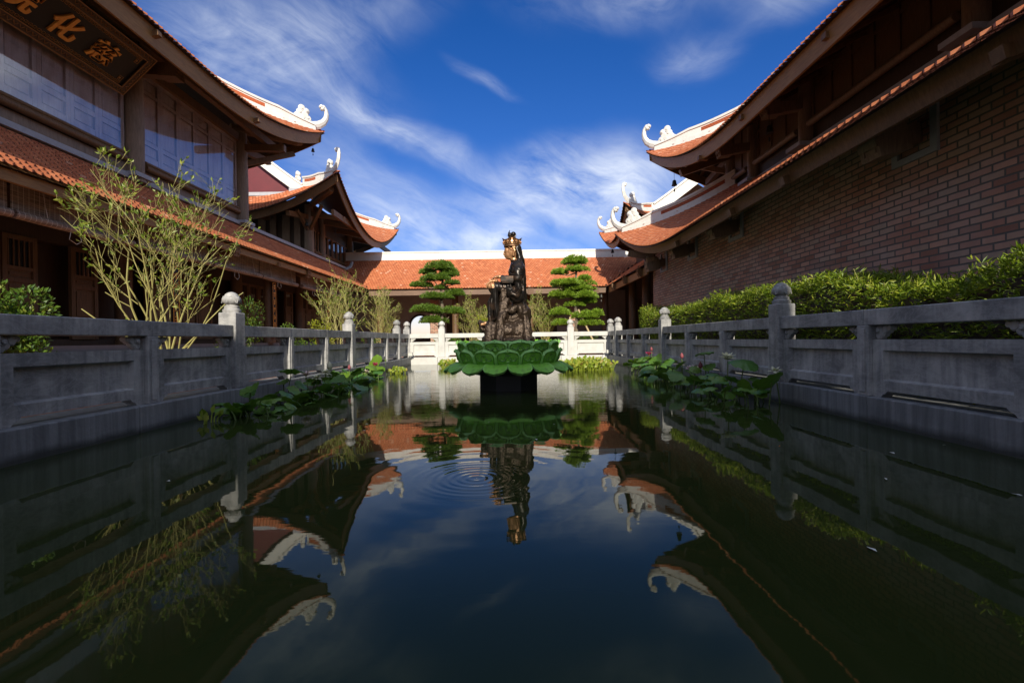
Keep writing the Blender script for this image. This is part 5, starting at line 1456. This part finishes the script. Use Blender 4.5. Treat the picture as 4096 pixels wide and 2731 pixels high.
# hedge
random.seed(21)
HG = MB(); HW = MB()
y = 1.2
lumps = [(random.uniform(1.2, 17.0), random.uniform(.25, .8), random.uniform(-.11, .12)) for _ in range(46)]
def htop(y_): return 1.82 - .22 * min(1, max(0, (6.4 - y_) / 2.6)) + sum(h * math.exp(-((y_ - c) / w) ** 2) for c, w, h in lumps) * .9 - .012 * abs(y_ - 8)
def hface(y_, z_): return 4.52 + .12 * noise.noise(Vector((y_ * 1.3, z_ * 1.6, 3))) + .07 * noise.noise(Vector((y_ * 4, z_ * 4, 7)))
for _ in range(20000):
    y = 1.2 + 15.9 * random.random() ** 1.15; zt_ = htop(y)
    if random.random() < .45:
        z = zt_ + random.gauss(-.04, .05); x = random.uniform(4.52, 5.75); nd = Vector((-.25, -.2, 1))
    else:
        z = random.uniform(.32, zt_); x = hface(y, z) + abs(random.gauss(0, .09)); nd = Vector((-1, -.35, .25))
    if y > 16.6: x += (y - 16.6) * .5
    p = Vector((x, y, z)); d0_ = nd + Vector((random.gauss(0, .6), random.gauss(0, .6), random.gauss(0, .45)))
    k = random.choice((2, 3, 3, 4))
    for _k in range(k):
        leafq(HG, p, d0_ + Vector((random.gauss(0, .55), random.gauss(0, .55), random.gauss(-.1, .4))), random.uniform(.055, .115), .017)
for _ in range(200):
    y = random.uniform(1.3, 16.8); z = htop(y); p = Vector((random.uniform(4.7, 5.4), y, z - .1)); d = Vector((random.gauss(-.1, .3), random.gauss(0, .3), 1)).normalized(); ln = random.uniform(.12, .3)
    HW.tube([p, p + d * ln], .003, 3)
    for k in range(6): leafq(HG, p + d * ln * (.4 + .1 * k), d + Vector((random.gauss(0, .8), random.gauss(0, .8), random.gauss(-.1, .3))), random.uniform(.06, .11), .016)
HD = thing('bamboo_hedge', 'clipped bamboo hedge between the right balustrade and the brick wall', 'hedge', (5.1, 9, GZ))
HG.build('leaves', M['leaf_hedge'], HD); HW.build('stems', M['bark'], HD)
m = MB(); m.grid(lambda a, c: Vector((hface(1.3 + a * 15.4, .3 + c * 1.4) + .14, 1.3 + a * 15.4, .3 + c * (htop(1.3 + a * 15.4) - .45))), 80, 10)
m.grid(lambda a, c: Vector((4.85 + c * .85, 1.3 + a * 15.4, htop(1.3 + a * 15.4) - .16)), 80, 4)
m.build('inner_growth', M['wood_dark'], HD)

# ------------------------------------------------------------------ lotus plants
random.seed(33)
def lotus_leaf_mesh(seed, cup):
    rr = random.Random(seed); m = MB(); n = 40; rings_ = 7; ph = rr.uniform(0, 6); sides = rr.choice((2, 3, 3)); fold = rr.uniform(.10, .32)
    pts = [Vector((0, 0, -.02))]
    for j in range(1, rings_ + 1):
        for i in range(n):
            a = 2 * PI * i / n; q = j / rings_
            r = q * (1 + .06 * math.sin(3 * a + ph) + .03 * math.sin(11 * a) * q)
            z = cup * q * q + fold * q * q * math.sin(sides * a + ph) * .55 + .05 * q ** 3 * math.sin(9 * a + ph * 2) + .014 * q * math.cos(20 * a)
            pts.append(Vector((r * math.cos(a), r * math.sin(a), z)))
    fs = [(0, 1 + i, 1 + (i + 1) % n) for i in range(n)]
    for j in range(rings_ - 1):
        for i in range(n):
            a = 1 + j * n + i; b_ = 1 + j * n + (i + 1) % n; fs.append((a, a + n, b_ + n, b_))
    m.add(pts, fs); return m
protos = []
for k in range(7):
    m = lotus_leaf_mesh(k, (-.22, .12, -.30, .05, -.12, .22, -.4)[k]); 
    me = bpy.data.meshes.new('lotus_blade'); me.from_pydata(m.v, [], m.f); me.materials.append(M['lotus_leaf']); me.polygons.foreach_set('use_smooth', [True] * len(m.f)); me.update(); protos.append(me)
def stem_mesh(h, bx_, by_):
    m = MB(); m.tube([(bx_, by_, -h - .05), (bx_ * .5, by_ * .5, -h * .5), (0, 0, -.015)], .009, 5); return m
def lotus_leaf(x, y, z, r, tilt, az_, k, group, label):
    T = thing('lotus_leaf', label, 'lotus leaf', (x, y, z), group)
    o = bpy.data.objects.new('blade', protos[k]); COL.objects.link(o); o.parent = T; o.scale = (r, r, r); o.rotation_euler = (tilt * math.cos(az_), tilt * math.sin(az_), random.uniform(0, 6))
    _build(stem_mesh(z, random.uniform(-.1, .1), random.uniform(-.1, .1)), 'stalk', M['lotus_stem'], T)
def scatter(side, y0, y1, n, dens):
    placed = []
    for i in range(n):
        t_ = ((i + random.random()) / n) ** 1.3; y = y0 + (y1 - y0) * t_
        for _ in range(12):
            dx = random.uniform(.05, 1.0 if side < 0 else .95) * (.55 + .45 * math.sin(PI * min(1, t_ * 1.1 + .08)))
            z = random.uniform(.03, .36) * (1.0 - .45 * dx) * (.55 + .45 * min(1, t_ * 3)) + (.10 if side > 0 else 0); yy = y + random.uniform(-.3, .3); x = (XL + .12 + dx) if side < 0 else (XR - .12 - dx)
            if all((x - a) ** 2 + (yy - b_) ** 2 + 3 * (z - c) ** 2 > .024 for a, b_, c in placed): break
        placed.append((x, yy, z))
        lotus_leaf(x, yy, z, random.uniform(.11, .175) * (.8 + .2 * min(1, t_ * 3)), random.uniform(.1, .75), (PI if side < 0 else 0) + random.gauss(0, .9), random.randrange(7),
                   'lotus leaves along the left kerb' if side < 0 else 'lotus leaves along the right kerb',
                   'green lotus leaf in the crowded bed along the left kerb' if side < 0 else 'green lotus leaf in the crowded bed along the right kerb')
scatter(-1, 6.25, 13.2, 92, 1); scatter(1, 6.9, 14.0, 92, 1)
def lone(x, y, z, r, tilt, az_, k, label): lotus_leaf(x, y, z, r, tilt, az_, k, None, label)
lone(-3.85, 8.2, .53, .20, .25, 1, 0, 'lotus leaf standing clear above the left bed beside a short post')
lone(-3.92, 13.5, .42, .22, .9, .1, 3, 'brightest sunlit lotus leaf, upright above the pink flower of the left bed')
lone(-3.8, 13.2, .13, .24, .7, .1, 1, 'sunlit yellow-green lotus leaf just below the pink flower of the left bed')
lone(-3.85, 6.9, .30, .15, .6, 2.2, 5, 'upright folded lotus leaf at the near end of the left bed')
lone(-3.62, 6.35, .10, .17, .8, .2, 3, 'flat pale lotus leaf facing the viewer at the near tip of the left bed')
lone(3.75, 9.2, .69, .18, .2, 1, 0, 'pale lotus leaf on the tallest straight stalk, left of the cream flower')
lone(3.7, 7.5, .60, .22, .35, 4, 2, 'dark drooping lotus leaf on two stalks, right of the cream flower')
lone(3.45, 7.0, .24, .13, 1.1, .1, 3, 'round yellow-green lotus leaf facing the viewer at the near end of the right bed')
lone(3.72, 6.75, .34, .19, .8, .5, 1, 'broad lotus leaf beside the wilted white flower at the near end of the right bed')
lone(3.75, 12.2, .36, .22, 1.0, .2, 5, 'cupped lotus leaf facing the viewer below the magenta flower')
lone(3.72, 11.2, .45, .19, .15, 1, 4, 'flat lotus leaf held level over the far half of the right bed')
def flower(x, y, z, r, matn, label, openness=.6, n=16):
    T = thing('lotus_flower', label, 'flower', (x, y, z)); m = MB()
    for k in range(n):
        a = 2 * PI * k / n * 2.4; ring_ = k / n; o_ = openness * (.35 + ring_ * .9)
        d = Vector((math.cos(a) * math.sin(o_ * 1.5), math.sin(a) * math.sin(o_ * 1.5), math.cos(o_ * 1.5))); sd = Vector((-math.sin(a), math.cos(a), 0)); m.cc = random.random()
        L_ = r * random.uniform(.85, 1.15); nn = sd.cross(d)
        p = [d * L_ * .05, d * L_ * .45 + sd * L_ * .24, d * L_ * .80 + sd * L_ * .17 + nn * .1 * L_, d * L_ * 1.05 + nn * .2 * L_, d * L_ * .80 - sd * L_ * .17 + nn * .1 * L_, d * L_ * .45 - sd * L_ * .24, d * L_ * .5 - nn * .12 * L_]
        m.add(p, [(0, 1, 6), (1, 2, 6), (2, 3, 6), (3, 4, 6), (4, 5, 6), (5, 0, 6)])
    _build(m, 'petals', M[matn], T)
    m = MB(); m.lathe([(.01, 0), (.1 * r, .1 * r), (.22 * r, .4 * r), (.18 * r, .42 * r)], n=10); _build(m, 'seed_head', M['leaf_yellow'], T)
    _build(stem_mesh(z, random.uniform(-.08, .08), 0), 'stalk', M['lotus_stem'], T)
flower(3.62, 7.9, .60, .15, 'petal_white', 'open cream lotus flower, largest on the right bed', .75, 22)
flower(3.78, 13.0, .50, .13, 'petal_pink', 'magenta lotus flower at the far end of the right bed', .55)
flower(3.68, 9.7, .30, .14, 'petal_pale', 'pale pink-white lotus flower low in the middle of the right bed', .8, 22)
flower(3.88, 6.95, .46, .11, 'petal_white', 'wilted white lotus flower by the near end of the right bed', 1.0, 10)
flower(-3.9, 13.35, .30, .12, 'petal_pink', 'bright pink lotus flower before the sunlit leaf on the left bed', .5)
flower(-3.8, 9.57, .36, .12, 'petal_white', 'spiky white lotus flower halfway along the left bed', 1.0, 18)
flower(-3.8, 8.65, .37, .12, 'petal_pale', 'pale pink half-open lotus flower on the near half of the left bed', .6)
flower(-3.75, 9.0, .30, .11, 'petal_white', 'flat cream lotus flower low on the left bed', .95)
flower(-3.75, 12.0, .20, .12, 'petal_pale', 'faded purple-white drooping lotus flower near the far end of the left bed', .9)
def budf(x, y, z, label, s=1.0, mt='bud'):
    T = thing('lotus_bud', label, 'bud', (x, y, z)); m = MB(); m.lathe([(.006, 0), (.03 * s, .02 * s), (.038 * s, .05 * s), (.028 * s, .085 * s), (.004, .12 * s)], n=10); _build(m, 'bud_petals', M[mt], T, True)
    _build(stem_mesh(z, .03, 0), 'stalk', M['lotus_stem'], T)
budf(3.82, 12.9, .62, 'small red lotus bud just above the magenta flower'); budf(3.74, 9.35, .36, 'dark red lotus bud right of the pale pink-white flower', 1.2)
budf(3.75, 10.4, .52, 'brown lotus bud on a stalk between the magenta and pale flowers', 1.1); budf(-3.85, 9.9, .40, 'closed white lotus bud right of the spiky white flower', 1.6, 'petal_white')
budf(-3.85, 11.1, .34, 'small brown lotus bud over the far half of the left bed'); budf(-3.8, 14.1, .38, 'tiny green lotus bud past the sunlit leaf on the left bed', .8, 'lotus_stem')

# water hyacinth
def hyacinth(label, c, rx, ry, n, hmax):
    T = thing('water_hyacinth', label, 'water plant', (c[0], c[1], 0)); m = MB(); w_ = MB()
    for _ in range(n):
        a = random.uniform(0, 2 * PI); q = math.sqrt(random.random()); p = Vector((math.cos(a) * q * rx, math.sin(a) * q * ry, 0))
        h = hmax * random.uniform(.45, 1) * (1 - .4 * q * q); d = Vector((random.gauss(0, .35), random.gauss(0, .3), 1)).normalized(); t_ = p + d * h
        w_.tube([p - Vector((0, 0, .03)), p + d * h * .5 + Vector((0, 0, .01)), t_], [.012, .009, .005], 4)
        dl = d + Vector((random.gauss(0, .5), random.gauss(0, .5), .1)); ln = random.uniform(.09, .15)
        leafq(m, t_ - d * .02, dl, ln, ln * .75, Vector((random.gauss(0, .4), -1, random.gauss(.3, .4))), .12)
        if random.random() < .6: leafq(m, t_ - d * h * .35, d + Vector((random.gauss(0, .8), random.gauss(0, .6), 0)), ln, ln * .5, None, .12)
    _build(m, 'leaves', M['leaf_hyacinth'], T); _build(w_, 'stalks', M['leaf_hyacinth'], T)
random.seed(5)
hyacinth('wide sunlit yellow-green water hyacinth patch right of the lotus', (2.35, 14.9), .85, .55, 420, .40)
hyacinth('small water hyacinth clump behind the left rim of the lotus', (-2.35, 17.0), .32, .28, 70, .36)
hyacinth('small water hyacinth tuft past the far tip of the left lotus bed', (-3.55, 14.4), .28, .25, 40, .2)
hyacinth('thin water hyacinth tuft at the near tip of the left lotus bed', (-3.85, 5.95), .12, .12, 7, .16)

# floating petals and a fish
for i, (u, v) in enumerate(((382, 1107), (2030, 1100), (2330, 1136), (2165, 1022), (1270, 905 + 70), (1228, 1010), (833, 990), (840, 975), (1995, 1262), (1530, 1018), (1120, 970), (2045, 1040))):
    dx, dy = u - 1176, v - 779; Y = 1080 / (dy + .0157 * dx); X = dx * Y / 1080
    m = MB(); s = .016 + .006 * (i % 3); m.add([(-s, 0, .004), (-s * .3, -s * .4, .007), (s, 0, .004), (s * .2, s * .45, .009)], [(0, 1, 2, 3)])
    o = _build(m, 'floating_petal', M['fleck'], loc=(X, Y, .002)); o.rotation_euler.z = i
    tag(o, 'pale petal fleck floating on the dark water', 'petal', 'petals floating on the pond')
T = thing('goldfish', 'orange fish just under the water in front of the right balustrade', 'fish', (2.27, 4.25, -.03)); m = MB()
ell(m, Vector((0, 0, 0)), (.09, .022, .028)); m.add([(.08, 0, 0), (.14, .0, .04), (.125, 0, 0), (.14, 0, -.035)], [(0, 1, 2), (0, 2, 3)]); _build(m, 'fish_body', M['fish'], T, True)
